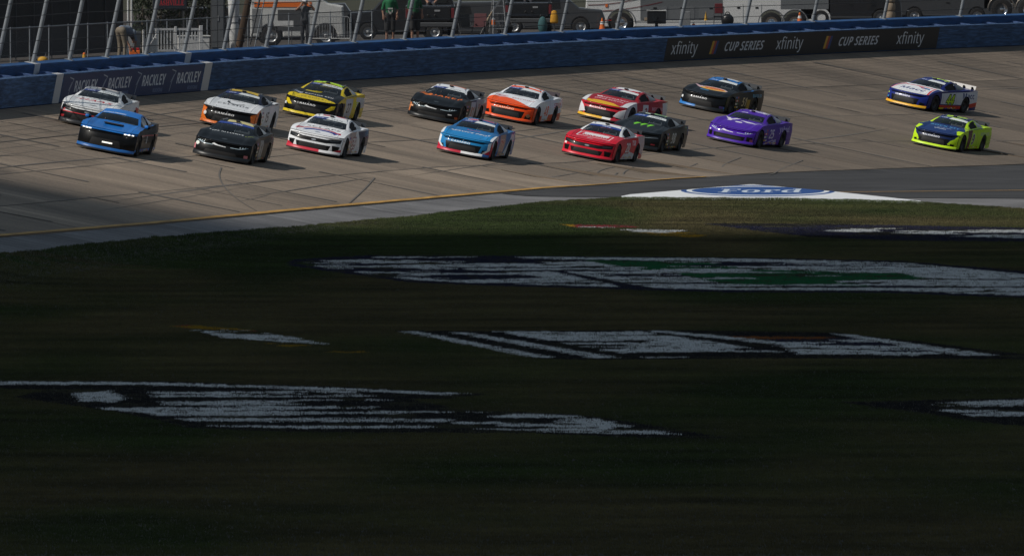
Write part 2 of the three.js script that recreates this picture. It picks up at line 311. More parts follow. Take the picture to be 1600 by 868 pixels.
const LOGOS = [
  ['A_out', 'big white rounded painting with green and navy on the grass', (X, D) => !within('A_in', X, D) ? NAVY : within('A_green', X, D) && row(X, D, .35, .8, 1) < .68 ? GREEN : within('A_stroke', X, D) ? NAVY : within('A_navy', X, D) && row2(X, D, .3, .62, 2) > .44 ? (X < -4.6 && row(X, D, 1, 1, 21) > .4 ? null : NAVY) : row2(X, D, .3, .7, 3) > .62 ? NAVY : WHITE],
  ['B_out', 'black and white striped long painting in the middle of the lawn', (X, D) => within('B_s1', X, D) || within('B_s2', X, D) || within('B_s3', X, D) || within('B_s4', X, D) ? WHITE : within('B_orange', X, D) ? ORANGE : within('B_white', X, D) ? (row2(X, D, .4, 1.1, 4) > (D > 285 ? .68 : .5) ? BLACK : WHITE) : within('B_white2', X, D) ? (row2(X, D, .4, 1.1, 5) > .5 ? NAVY : WHITE) : BLACK],
  ['C_out', 'nearest black and white lettered painting at lower left of the lawn', (X, D) => within('C_top', X, D) || within('C_blob', X, D) || within('C_tip', X, D) ? WHITE : within('C_white', X, D) ? (row2(X, D, .26, 1.15, 6) > .49 ? BLACK : WHITE) : within('C_right', X, D) ? (row2(X, D, .22, .95, 7) > .47 ? BLACK : WHITE) : BLACK],
  ['D_out', 'black and white painting at the right edge, lower lawn', (X, D) => within('D_white', X, D) && row2(X, D, .3, 1.1, 8) < .53 ? WHITE : BLACK],
  ['E_all', 'small white and yellow painted mark on the left part of the lawn', (X, D) => within('E_white', X, D) ? (row(X, D, .8, 1.1, 9) < .62 ? WHITE : null) : within('E_yellow', X, D) ? (row(X, D, 1, 1.2, 10) < .6 ? GOLD : null) : within('E_red', X, D) ? (row(X, D, 1, 1, 11) < .45 ? GOLD : row(X, D, 1, 1, 11) < .6 ? RED : null) : null],
  ['F_all', 'small faded red, white and yellow mark below the wedge', (X, D) => within('F_red', X, D) ? (X < 1.9 ? GOLD : RED) : within('F_white', X, D) ? (row(X, D, .7, .9, 12) < .6 ? WHITE : null) : within('F_yellow', X, D) ? (row(X, D, .7, .9, 13) < .55 ? GOLD : null) : null],
  ['G_out', 'dark navy painting with white lettering at right, farthest on the lawn', (X, D) => within('G_white', X, D) && row2(X, D, .45, .5, 14) < .42 ? WHITE : row(X, D, .3, .3, 15) > .55 ? BLACK : NAVY],
];
const BOX = LOGOS.map(([k]) => { const pts = Object.keys(M).filter(q => q[0] === k[0]).flatMap(q => M[q]); return [Math.min(...pts.map(p => p[0])), Math.max(...pts.map(p => p[0])), Math.min(...pts.map(p => p[1])), Math.max(...pts.map(p => p[1]))]; });
const tufts = { turf: [[], []] }; LOGOS.forEach(l => tufts[l[0]] = [[], []]);
{
  const m = new THREE.Matrix4(), q = new THREE.Quaternion(), e = new THREE.Euler(), p = new THREE.Vector3(), sc = new THREE.Vector3();
  for (let D = 196; D < 413; D += 0.16) {
    const half = D * 0.0445 + 1.2, step = D < 300 ? 0.115 : 0.135;
    for (let X = -half; X < half; X += step) {
      const x = X + rr(-.08, .08), d = D + rr(-.1, .1);
      if (d > lawnEdge(x) + .25 * (rnd() - .3)) continue;
      let key = 'turf', col = null;
      for (let i = 0; i < LOGOS.length; i++) {
        const b = BOX[i]; if (x < b[0] || x > b[1] || d < b[2] || d > b[3]) continue;
        const k = LOGOS[i][0], jx = x + .12 * (rnd() - .5), jd = d + .3 * (rnd() - .5);
        if (k.endsWith('_out') && !inside(M[k], jx, jd)) continue;
        const c = LOGOS[i][2](jx, jd - .25 + .0); if (c) { key = k; col = c; break; }
      }
      let size = rr(.75, 1.15), c;
      if (col) { const f = rr(.78, 1.1); c = col.map(v => v * f); if (rnd() < .10 || row(x, d, .9, 2.2, 40) > .79) c = [.05, .05, .03]; }
      else {
        const a = fbm(x * .16 + 40, d * .05 + 9, 3), b = fbm(x * .30, d * .55 + 50, 4), f = (.35 + 1.25 * b) * rr(.75, 1.25);
        const dry = clamp((a - .47) * 3 + (d + 14 * (b - .5) < 338 + 16 * (a - .5) ? .55 : 0));
        c = [lerp(.034, .100, dry) * f, lerp(.056, .086, dry) * f, lerp(.012, .036, dry) * f];
        if (d > lawnEdge(x) - 1.5 && rnd() < .4) size *= x > 3 && x < 14 ? 1.05 : 1.5;
      }
      p.set(x, height(x, d) + .015, -d); e.set(0, rnd() * 6.28, 0); q.setFromEuler(e); sc.set(1.25, size, 1.25);
      m.compose(p, q, sc);
      tufts[key][0].push(...m.elements); tufts[key][1].push(...c);
    }
  }
}
const bladeMat = new THREE.MeshStandardMaterial({ color: 0xffffff, roughness: 0.95 });
function lay(key, name, label, category) {
  const [mm, cc] = tufts[key], n = cc.length / 3, im = new THREE.InstancedMesh(TUFT, bladeMat, n);
  im.instanceMatrix.array.set(mm); im.instanceColor = new THREE.InstancedBufferAttribute(new Float32Array(cc), 3);
  im.name = numbered(name); im.castShadow = im.receiveShadow = true; scene.add(im);
  tag(im, label, category, null, 'stuff');
}
lay('turf', 'grass', 'short mown green and brown grass of the infield', 'grass');
for (const [k, label] of LOGOS) lay(k, 'painted_grass', label, 'painted grass');
// ------------------------------------------------------------------ outer barrier, concrete wall, catch fence
function sweep(section, s0, s1, step = 3) {       // section: closed list of [w, n] in the wall's leaning frame
  const n = Math.max(1, Math.round((s1 - s0) / step)), k = section.length, g = [];
  for (let i = 0; i < k; i++) { const a = section[i], b = section[(i + 1) % k]; g.push(sheet((s, v) => wallPoint(s, lerp(a[0], b[0], v), lerp(a[1], b[1], v)), n, 1, s0, s1, 0, 1, (p, s, v) => [s / 6, lerp(a[1], b[1], v) + lerp(a[0], b[0], v)])); }
  const cap = s => { const c = section.map(q => wallPoint(s, ...q)), P = [], N = []; for (let i = 1; i < k - 1; i++) P.push(...c[0], ...c[i], ...c[i + 1]); const q = new THREE.BufferGeometry(); q.setAttribute('position', new THREE.Float32BufferAttribute(P, 3)); q.setAttribute('uv', new THREE.Float32BufferAttribute(new Array(P.length / 3 * 2).fill(0), 2)); q.computeVertexNormals(); return q; };
  return merge([...g, cap(s0), cap(s1)]);
}
const scuff = (k, amp) => grain(512, 128, (u, v, x, y) => { const g = 205 + amp * (fbm(u * 9 + k, v * 26, 4) - .5) + 26 * (hash2(x + k, y) - .5) + (fbm(u * 4 + 7, v * 60 + k) > .66 ? -28 : 0); return [g, g, g * 1.0]; });
const S0 = -118, S1 = 290;
const blueTube = [mat(lin(0.075, 0.165, 0.35), { map: scuff(1, 150), roughness: 0.9 }), mat(lin(0.021, 0.118, 0.31), { map: scuff(5, 120), roughness: 0.55 })];
const barrier = thing('crash_barrier', 'blue steel tube crash barrier along the outside of the turn', 'barrier');
for (let k = 0; k < 5; k++) {
  const a = 0.03 + k * 0.196, b = a + 0.193, r = 0.006;
  mesh('tube', sweep([[0 - r, a], [0, a + r], [0, b - r], [-r, b], [-.19, b], [-.19, a]], S0, S1), blueTube[0], barrier);
}
const foamMat = mat(lin(0.07, 0.13, 0.30), { roughness: 0.7 });
for (let s = -40; s < 250; s += 3.55) {
  mesh('foam_block', sweep([[-.2, .35], [-.2, .985], [-.78, .95], [-.88, .80], [-.88, .35]], s, s + 0.36, .36), foamMat, barrier);
}
const whiteMat = mat(lin(0.55, 0.56, 0.58), { roughness: 0.7 });
for (const s of [9.1, 33.4]) mesh('white_divider', sweep([[.002, .03], [.008, .03], [.008, 1.018], [-.196, 1.018], [-.196, 1.014], [.002, 1.014]], s - .5, s + .6, 1), whiteMat, barrier);
function banner(s0, s1, draw, label, name) {
  const L = s1 - s0, t = canvas(1536, 96, (c, w, h) => { c.save(); c.scale(w, h); draw(c, w, h); c.restore(); });
  const m = mesh(name, sheet((s, n) => wallPoint(s, .006, n), Math.round(L / 2), 1, s0, s1, .045, .985), mat(0xffffff, { map: t, roughness: 0.6 }), barrier);
  m.userData.label = label;
}
// drawing helper for the banners: unit square stretched over the sheet
const put = (c, w, h, str, x, width, size, color, o = {}) => { c.save(); c.setTransform(1, 0, 0, 1, 0, 0); writing(c, str, x * w, (o.y ?? .5) * h, size * h, color, { ...o, width: width * w }); c.restore(); };
banner(9.9, 32.7, (c, w, h) => {
  c.fillStyle = '#123060'; c.fillRect(0, 0, 1, 1);
  for (let i = 0; i < 4; i++) {
    const x = [.045, .29, .535, .78][i];
    put(c, w, h, 'RACKLEY', x + .125, .165, .56, '#cdd3da', { y: .47, font: 'sans-serif' });
    put(c, w, h, 'ROOFING', x + .165, .07, .2, '#6f80a0', { y: .86 });
    c.save(); c.setTransform(1, 0, 0, 1, 0, 0); c.strokeStyle = '#aab2bd'; c.lineWidth = 4;
    c.beginPath(); c.moveTo((x) * w, .12 * h); c.lineTo((x + .03) * w, .2 * h); c.lineTo((x + .012) * w, .55 * h); c.lineTo((x + .004) * w, .95 * h); c.moveTo((x + .02) * w, .3 * h); c.lineTo((x + .004) * w, .6 * h); c.stroke(); c.restore();
  }
}, 'navy banner repeating grey RACKLEY lettering', 'lettered_banner');
banner(102, 139.8, (c, w, h) => {
  c.fillStyle = '#05070a'; c.fillRect(0, 0, 1, 1);
  for (const x of [.07, .46, .90]) put(c, w, h, 'xfinity', x, .098, .74, '#d9dde2', { y: .47, light: true });
  for (const x of [.275, .695]) {
    put(c, w, h, 'CUP SERIES', x + .015, .145, .56, '#ccd0d6', { italic: true });
    c.save(); c.setTransform(1, 0, 0, 1, 0, 0);
    [['#c69a2e', 0], ['#a8432c', .008], ['#27407a', .016]].forEach(([q, d]) => poly(c, [[(x - .103 + d) * w, .22 * h], [(x - .095 + d) * w, .22 * h], [(x - .101 + d) * w, .8 * h], [(x - .109 + d) * w, .8 * h]], q));
    c.restore();
  }
}, 'black banner with white xfinity and CUP SERIES lettering', 'lettered_banner');

const wall = thing('concrete_wall', 'blue concrete retaining wall behind the crash barrier', 'wall');
const wallBlue = mat(lin(0.014, 0.11, 0.33), { map: scuff(9, 90), roughness: 0.75 });
for (let s = S0, n = 0; s < S1; s += 24.3, n++) mesh('wall_section', sweep([[-.9, -.3], [-.9, 1.14], [-.92, 1.17], [-1.26, 1.17], [-1.28, 1.14], [-1.28, -.3]], s + .01, Math.min(S1, s + 24.28)), wallBlue, wall);
for (const s of [9.6, 34.0]) mesh('white_divider', sweep([[-.897, .3], [-.893, .3], [-.893, 1.182], [-1.27, 1.182], [-1.27, 1.178], [-.897, 1.178]], s - .4, s + .5, 1), whiteMat, wall);

// catch fence: leaning steel posts, cables and wire netting
const fence = thing('catch_fence', 'tall steel catch fence with leaning posts and cables above the wall', 'fence');
const galv = mat(lin(0.30, 0.33, 0.36), { roughness: 0.5, metalness: 0.35 }), darkWire = mat(lin(0.03, 0.032, 0.036), { roughness: 0.6, metalness: .3 });
const POSTS = [-44, -38, -32, -26, -20, -14, -8.5, -2.4, 3.7, 9.8, 15.8, 21.8, 28.1, 34.1, 40.3, 46.8, 53.4, 60.1, 67.6, 74.6, 82.3, 90.4, 98.3, 107.2, 116.3, 125.6, 135.3, 145.6, 156.2, 166, 176, 186];
const lean = n => -1.12 + 0.03 * n + (n > 3.6 ? 0.16 * (n - 3.6) ** 2 : 0);
for (const s of POSTS) {
  const c = new THREE.CatmullRomCurve3([1.0, 2, 3, 3.6, 4.4, 5.2, 5.9].map(n => new THREE.Vector3(...wallPoint(s, lean(n), n))));
  mesh('post', new THREE.TubeGeometry(c, 14, 0.075, 10), galv, fence);
  mesh('post_foot', sweep([[-.96, 1.172], [-.96, 1.19], [-1.24, 1.19], [-1.24, 1.172]], s - .16, s + .16, .32), galv, fence);
}
class Run extends THREE.Curve { constructor(n, sag) { super(); this.n = n; this.g = sag; } getPoint(t) { const s = lerp(-46, 190, t), n = this.n + .03 * (vnoise(s * .13, this.n) - .5); return new THREE.Vector3(...wallPoint(s, lean(n) + .085, n)); } }
for (let k = 0; k < 8; k++) mesh('cable', new THREE.TubeGeometry(new Run(1.5 + k * .44), 150, 0.0125, 5), darkWire, fence);
const netTex = (() => { const N = 64, d = new Uint8Array(N * N * 4); for (let y = 0; y < N; y++) for (let x = 0; x < N; x++) { const a = Math.abs(((x + y) % N) - N / 2), b = Math.abs(((x - y + N) % N) - N / 2), v = (a > N / 2 - 3.4 || b > N / 2 - 3.4) ? 255 : 0; d.set([v, v, v, 255], (y * N + x) * 4); } const t = new THREE.DataTexture(d, N, N); t.wrapS = t.wrapT = THREE.RepeatWrapping; t.magFilter = THREE.LinearFilter; t.needsUpdate = true; return t; })();
const netMat = new THREE.MeshStandardMaterial({ color: lin(0.045, 0.048, 0.052), roughness: .6, metalness: .3, alphaMap: netTex, transparent: true, side: THREE.DoubleSide });
for (let i = 0; i < POSTS.length - 1; i++) mesh('wire_netting', sheet((s, n) => wallPoint(s, lean(n) + .10, n), 3, 8, POSTS[i], POSTS[i + 1], 1.22, 5.6, (p, s, n) => [s / .09, n / .09]), netMat, fence);

// ground outside the wall
const outAt = (X, D) => Math.max(2.2, 4.25 + 0.038 * Math.min(0, station(X, D)[1] + 1.3));
const outside = mesh('outside_ground', sheet((s, t) => { const w = -1.27 - 900 * t * t, [X, D] = plan(s, w); return [X, outAt(X, D), -D]; }, 60, 60, -120, 290, 0, 1, (p, s, t) => [p[0] / 5, p[2] / 9]), mat(lin(0.17, 0.14, 0.115), { roughness: 1, map: asphaltTex }));
tag(outside, 'bare brown ground of the camping lot outside the wall', null, null, 'structure');
// survey helper: a bearing (pixels of the long lens) and a distance give the spot on the ground
const spot = (px, D, up = 0) => { const X = (px - 800) / 19500 * D; return [X, outAt(X, D) + up, -D]; };
// ------------------------------------------------------------------ race cars
// car frame: z forward, x to the driver's left, y up from the road
const ip = (tab, z) => {                          // smooth curve through a table (Hermite, slopes from the neighbours)
  const n = tab.length, sl = i => { const a = tab[Math.max(0, i - 1)], b = tab[Math.min(n - 1, i + 1)]; return (b[1] - a[1]) / (b[0] - a[0]); };
  for (let i = 1; i < n; i++) if (z >= tab[i][0]) {
    const [a, b] = tab[i - 1], [c, d] = tab[i], h = c - a, t = clamp((z - a) / h), m0 = sl(i - 1) * h, m1 = sl(i) * h;
    return (2 * t ** 3 - 3 * t * t + 1) * b + (t ** 3 - 2 * t * t + t) * m0 + (3 * t * t - 2 * t ** 3) * d + (t ** 3 - t * t) * m1;
  }
  return tab.at(-1)[1];
};
const AW = 896, AH = 756, PX = 128;
const uvTop = p => [(128 + p[0] * PX) / AW, 1 - (320 + p[2] * PX) / AH];
const uvFront = p => [(128 + p[0] * PX) / AW, 1 - (756 - p[1] * PX) / AH];
const uvLeft = p => [(576 - p[2] * PX) / AW, 1 - (176 - p[1] * PX) / AH];
const uvRight = p => [(576 + p[2] * PX) / AW, 1 - (352 - p[1] * PX) / AH];
const ZF = 1.38, ZR = -1.32, RW = 0.345;

function bodyKit(o) {
  const H = o.tall || 1, noseY = o.noseY ?? .66;
  const halfW = z => ip([[2.5, .95], [2.1, .955], [1.38, .985], [.5, .955], [-.4, .955], [-1.3, .99], [-2.0, .965], [-2.45, .92]], z);
  const edgeY = z => H * ip([[2.5, noseY - .02], [2.05, noseY + .03], [1.7, noseY + .13], [1.38, .845], [.8, .885], [0, .90], [-.9, .945], [-1.4, .985], [-2.0, .985], [-2.45, .96]], z);
  const hoodY = z => H * ip([[2.45, noseY + .01], [2.2, noseY + .055], [1.7, .805], [1.2, .89], [.9, .945], [.5, .96], [-1.5, .99], [-2.0, 1.0], [-2.45, .97]], z);
  const zNose = (u, t) => 2.45 - .34 * Math.abs(u) ** 3.3 - .12 * t * t;
  const front = (u, t) => { const y = lerp(.10, lerp(hoodY(2.4), edgeY(2.1), Math.abs(u) ** 3), t); return [u * .95, y, zNose(u, t) + .03 * Math.sin(t * 3.14159) - .05 * Math.exp(-(((t - .86) / .045) ** 2)) * smooth(1, .8, Math.abs(u)) + .02 * Math.exp(-(((t - .95) / .03) ** 2)) * (1 - Math.abs(u) ** 6)]; };
  const zCowl = u => .98 - .26 * u * u;
  const hood = (u, s) => {
    const z = lerp(zNose(u, 1), zCowl(u), s), e = edgeY(z), c = hoodY(z), q = Math.abs(u);
    let y = lerp(c, e, q ** 3.5) + .035 * Math.exp(-(((q - .82) / .12) ** 2)) * smooth(2.2, 1.7, z) * smooth(.5, .9, z) - .014 * Math.exp(-(((q - .62) / .05) ** 2)) * smooth(2.2, 1.9, z);
    return [u * halfW(z) * lerp(1, .965, s), y, z];
  };
  const arch = z => { let b = .125; for (const c of [ZF, ZR]) { const r = c === ZF ? .385 : .375, d = z - c; if (Math.abs(d) < r) b = Math.max(b, RW + Math.sqrt(r * r - d * d)); } return b; };
  const side = sgn => (a, r) => {
    const z = lerp(2.10 - .11 * r * r, -2.40, a), e = edgeY(z), b = Math.min(arch(z), e - .06), y = lerp(b, e, r), t = clamp((y - .1) / (e - .1));
    const w = halfW(z) * (a < .001 ? 1 : 1 - .03 * (1 - t) * smooth(0, .05, a) - .035 * smooth(.6, 1, t) * smooth(0, .1, a) + .012 * Math.sin(t * 3.1));
    return [sgn * w, y, z];
  };
  const deck = (u, s) => { const z = lerp(-1.62, -2.40, s), q = Math.abs(u); return [u * halfW(z) * .965, lerp(hoodY(z), edgeY(z), q ** 4), z - .05 * (1 - u * u) * s]; };
  const tail = (u, t) => [u * lerp(.89, .88, t), lerp(hoodY(-2.4) - .03 * u * u, .22, t), -2.40 - .05 * (1 - u * u) + .1 * t];
  const shoulder = sgn => (a, t) => { const z = lerp(.95, -1.75, a); return [sgn * lerp(halfW(z) * .955, .80, t), edgeY(z) + .012 * t, z]; };
  // cabin
  const prof = v => v < 1 ? [lerp(.98, .08, v), H * (lerp(.945, 1.225, v) + .03 * Math.sin(v * 3.14159))] : v < 2 ? [lerp(.08, -.86, v - 1), H * (1.225 + .055 * Math.sin((v - 1) * 3.14159) + .015 * (v - 1))] : [lerp(-.86, -1.78, v - 2), H * (lerp(1.24, .985, v - 2) + .02 * Math.sin((v - 2) * 3.14159))];
  const rail = v => v < 1 ? lerp(.80, .615, v) : v < 2 ? lerp(.615, .60, v - 1) : lerp(.60, .74, v - 2);
  const bow = v => v < 1 ? lerp(.26, .12, v) : v < 2 ? lerp(.12, -.06, v - 1) : lerp(-.06, -.12, v - 2);
  const cabin = (u, v, up = 0) => { const [z, y] = prof(v); return [u * rail(v), y - H * .045 * u * u + up, z - bow(v) * u * u + (v < 1 ? up : v > 2 ? -up : 0)]; };
  const flank = sgn => (v, r, out = 0) => { const [x, y, z] = cabin(1, v), by = edgeY(z) + .008; return [sgn * (lerp(Math.max(x, .872 - .04 * clamp(v - 2)), x, r) + .028 * Math.sin(r * 3.14159) * clamp((y - by) * 4) + out), lerp(by, Math.max(y, by + .002), r), z]; };
  return { halfW, edgeY, hoodY, front, hood, side, deck, tail, shoulder, cabin, flank, prof, zNose, H };
}
const kits = { camaro: bodyKit({ noseY: .645 }), mustang: bodyKit({ noseY: .665 }), supra: bodyKit({ noseY: .60 }), pace: bodyKit({ noseY: .70, tall: 1.045 }) };
const winA = { v0: .42, v1: 1.56, r0: .12, r1: .88 }, winB = { v0: 1.68, v1: 2.52, r0: .14, r1: .86 };
const inWin = (w, v, r) => v > w.v0 && v < w.v1 && r > w.r0 && r < w.r1;
const carGeo = {};
for (const [k, b] of Object.entries(kits)) {
  const g = {};
  const NV = 150, NR = 50;
  const glassKeep = (u, v) => !(Math.abs(u) < .925 && v > .04 && v < .955) && !(Math.abs(u) < .87 && v > 2.1 && v < 2.88);
  g.body = merge([
    sheet(b.front, 48, 40, -1, 1, 0, 1, uvFront),
    sheet(b.side(1), 90, 14, 0, 1, 0, 1, uvLeft), sheet(b.side(-1), 90, 14, 0, 1, 0, 1, uvRight),
    sheet(b.deck, 24, 8, -1, 1, 0, 1, uvTop), sheet(b.tail, 20, 6, -1, 1, 0, 1, p => [uvTop(p)[0], uvTop([0, 0, -2.38])[1]]),
    sheet(b.shoulder(1), 20, 2, 0, 1, 0, 1, uvTop), sheet(b.shoulder(-1), 20, 2, 0, 1, 0, 1, uvTop),
    sheet((u, v) => b.cabin(u, v), 40, 100, -1, 1, 0, 1, uvTop, glassKeep), sheet((u, v) => b.cabin(u, v), 40, 100, -1, 1, 2, 3, uvTop, glassKeep),
    ...[1, -1].map(sg => sheet((v, r) => b.flank(sg)(v, r), NV, NR, 0, 3, 0, 1, sg > 0 ? uvLeft : uvRight, (v, r) => !inWin(winA, v, r) && !inWin(winB, v, r))),
  ]);
  g.hood = sheet((u, s) => b.hood(u, s), 40, 24, -1, 1, 0, 1, uvTop);
  g.roof = sheet((u, v) => b.cabin(u, v), 30, 16, -1, 1, 1, 2, uvTop);
  g.windshield = sheet((u, v) => b.cabin(u, v), 20, 14, -.925, .925, .04, .955);
  g.banner = sheet((u, v) => b.cabin(u, v, .006), 20, 5, -.925, .925, .67, .955);
  g.rearWindow = sheet((u, v) => b.cabin(u, v), 14, 8, -.87, .87, 2.1, 2.88);
  for (const [n, sg] of [['L', 1], ['R', -1]]) {
    g['net' + n] = sheet((v, r) => b.flank(sg)(v, r, -.03), 12, 6, winA.v0, winA.v1, winA.r0, winA.r1);
    g['quarter' + n] = sheet((v, r) => b.flank(sg)(v, r, -.004), 12, 6, winB.v0, winB.v1, winB.r0, winB.r1);
  }
  const gx = k === 'supra' ? .62 : .56, t0 = .16, t1 = k === 'mustang' ? .46 : k === 'supra' ? .40 : .53;
  g.grille = sheet((u, t) => { const p = b.front(u * lerp(1, .86, (t - t0) / (t1 - t0)), t); return [p[0], p[1], p[2] + .012]; }, 20, 4, -gx, gx, t0, t1);
  g.splitter = merge([sheet((u, t) => [u * .955, .105, lerp(b.zNose(u, 0) + .075, b.zNose(u, 0) - .3, t)], 40, 1, -1, 1), sheet((u, t) => [u * .955, lerp(.105, .06, t), b.zNose(u, 0) + .075], 40, 1, -1, 1), sheet((u, t) => [u * .955, .06, lerp(b.zNose(u, 0) + .075, b.zNose(u, 0) - .3, t)], 40, 1, -1, 1)]);
  g.lip = merge([sheet((u, t) => [u * .958, lerp(.108, .20, t), b.zNose(u, 0) + lerp(.07, .012, t * t)], 40, 3, -1, 1, 0, 1, uvFront)]);
  carGeo[k] = g;
}
const spoilerGeo = (() => { const q = box(1.5, .17, .014).rotateX(-.35).translate(0, 1.06, -2.43); return q; })();
const spoilerFeet = merge([-.6, -.2, .2, .6].map(x => box(.02, .13, .12, x, 1.03, -2.36)));
const underGeo = merge([box(1.32, .36, 4.3, 0, .30, 0), box(1.56, .30, 2.3, 0, .70, -.55)]);
const dashGeo = merge([box(1.5, .2, .34, 0, .80, .55, .04), box(.5, .12, .2, .33, .93, .5, .04)]);
const tyreGeo = new THREE.LatheGeometry([[.205, -.13], [.26, -.145], [.315, -.14], [.338, -.12], [.345, -.06], [.345, .06], [.338, .12], [.315, .14], [.26, .145], [.205, .13], [.205, -.13]].map(p => new THREE.Vector2(...p)), 28).rotateZ(Math.PI / 2);
const rimGeo = merge([new THREE.LatheGeometry([[.0, .07], [.05, .075], [.07, .055], [.15, .045], [.185, .1], [.208, .125], [.21, .05], [.21, -.05]].map(p => new THREE.Vector2(...p)), 24).rotateZ(-Math.PI / 2), ...[0, 1, 2, 3, 4].map(i => cyl(.013, .013, .03, 0, 0, 0, 6).rotateZ(Math.PI / 2).translate(.08, .035 * Math.cos(i * 1.257), .035 * Math.sin(i * 1.257)))]);
const ventGeo = merge([box(.13, .045, .16, 0, 0, 0, .015)]);
const railGeo = new THREE.BoxGeometry(.012, .018, .8);
const cageGeo = merge([bar([.55, .7, .35], [.5, 1.17, -.1], .022), bar([-.55, .7, .35], [-.5, 1.17, -.1], .022), bar([.5, 1.17, -.1], [-.5, 1.17, -.1], .022), bar([.5, 1.17, -.1], [.5, 1.17, -.85], .022), bar([-.5, 1.17, -.1], [-.5, 1.17, -.85], .022), bar([.5, 1.17, -.85], [-.5, 1.17, -.85], .022), bar([.5, 1.17, -.85], [-.55, .7, -.9], .022), bar([0, 1.17, -.1], [0, .85, .42], .018)]);
const seatGeo = merge([box(.46, .62, .12, .33, .92, -.62, .05), box(.2, .2, .1, .33, 1.12, -.6, .04), box(.05, .2, .3, .52, 1.08, -.5, .02)]);
const wheelRim = merge([new THREE.TorusGeometry(.16, .018, 6, 18).rotateX(-.4).translate(.33, .95, .28)]);
const M_ = {
  tyre: mat(lin(0.017, 0.017, 0.018), { roughness: .85 }), rim: mat(lin(.05, .05, .055), { roughness: .45, metalness: .6 }), under: mat(lin(.01, .01, .011), { roughness: .9 }),
  glass: new THREE.MeshPhysicalMaterial({ color: lin(.62, .66, .68), roughness: .06, metalness: 0, transmission: 1, thickness: 0, ior: 1.5 }),
  dark: new THREE.MeshPhysicalMaterial({ color: lin(.012, .014, .017), roughness: .12, clearcoat: .6 }),
  net: mat(lin(.012, .012, .014), { roughness: .9 }), grille: mat(lin(.008, .008, .009), { roughness: .6 }), spoiler: new THREE.MeshPhysicalMaterial({ color: lin(.03, .034, .04), roughness: .25, clearcoat: .4 }),
  cage: mat(lin(.30, .32, .34), { roughness: .5 }), seat: mat(lin(.22, .23, .25), { roughness: .7 }), splitter: mat(lin(.02, .02, .022), { roughness: .6 }), rail: mat(lin(.5, .5, .52), { roughness: .5 }), dash: mat(lin(.10, .105, .11), { roughness: .8 }),
};
// livery sheet: metres, drawn as seen from the front (top, front) and from each side
function livery(d) {
  return canvas(AW, AH, c => {
    c.fillStyle = d.base; c.fillRect(0, 0, AW, AH);
    const frame = (x, y, w, h, ox, oy, fn) => { c.save(); c.beginPath(); c.rect(x, y, w, h); c.clip(); c.translate(ox, oy); c.scale(PX, PX); fn && fn(c); c.restore(); };
    frame(0, 0, 256, 640, 128, 320, q => { q.fillStyle = d.hood || d.base; q.fillRect(-1, .3, 2, 2.2); q.fillStyle = d.roof || d.base; q.fillRect(-1, -1.1, 2, 1.42); q.fillStyle = d.deck || d.base; q.fillRect(-1, -2.5, 2, 1.4); if (d.pillar) { q.fillStyle = d.pillar; q.fillRect(-.9, .02, 1.8, .8); q.fillStyle = d.hood || d.base; q.fillRect(-1, .7, 2, .4); } d.top && d.top(q); q.strokeStyle = 'rgba(8,9,11,.55)'; q.lineWidth = .014; q.beginPath(); for (const s of [-1, 1]) { q.moveTo(s * .78, .85); q.lineTo(s * .74, 2.1); q.moveTo(s * .5, .5); } q.moveTo(-.74, 2.1); q.lineTo(.74, 2.1); q.moveTo(-.8, -1.9); q.lineTo(.8, -1.9); q.stroke(); for (const [x, y] of [[-.5, 2.02], [.5, 2.02], [-.62, 1.0], [.62, 1.0]]) oval(q, x, y, .018, .018, '#1b1d20'); });
    frame(0, 640, 256, 116, 128, 756, q => { q.fillStyle = d.nose || d.hood || d.base; q.fillRect(-1, -.9, 2, .9); noses[d.kit](q, d); d.front && d.front(q); for (let i = 0; i < 160; i++) { q.fillStyle = `rgba(26,24,22,${.15 + .25 * hash2(i, 53)})`; q.fillRect((hash2(i, 51) - .5) * 1.9, -.62 * hash2(i, 52), .02, .012); } });
    for (const [oy, m] of [[0, 1], [176, -1]]) frame(256, oy, 640, 176, 576, oy + 176, q => { q.fillStyle = d.side || d.base; q.fillRect(-2.5, -1.4, 5, 1.4); if (d.greenhouse) { q.fillStyle = d.greenhouse; q.fillRect(-1, -1.4, 2.9, .47); } d.flank && d.flank(q, m); q.save(); if (m < 0) q.scale(-1, 1); q.strokeStyle = 'rgba(8,9,11,.5)'; q.lineWidth = .012; q.beginPath(); q.moveTo(-.72, -.9); q.lineTo(-.78, -.14); q.moveTo(.42, -.92); q.lineTo(.5, -.14); q.moveTo(-2.1, -.62); q.lineTo(-1.75, -.6); q.moveTo(1.75, -.3); q.lineTo(2.4, -.34); q.stroke(); for (let i = 0; i < 9; i++) { q.fillStyle = ['#e8e6e0', '#d23a30', '#e0b43a', '#3c62b4', '#1d1f22'][Math.floor(hash2(i, 31 + AH) * 5)]; q.fillRect(-.62 + i * .15, -.2 - .02 * (i % 2), .1, .05); } for (let i = 0; i < 220; i++) { q.fillStyle = `rgba(30,27,24,${.12 + .2 * hash2(i, 3)})`; const x = (hash2(i, 1) - .5) * 4.8; q.fillRect(x, -.1 - .32 * hash2(i, 2) ** 2, .05 * hash2(i, 4), .012); } q.restore(); });
  });
}
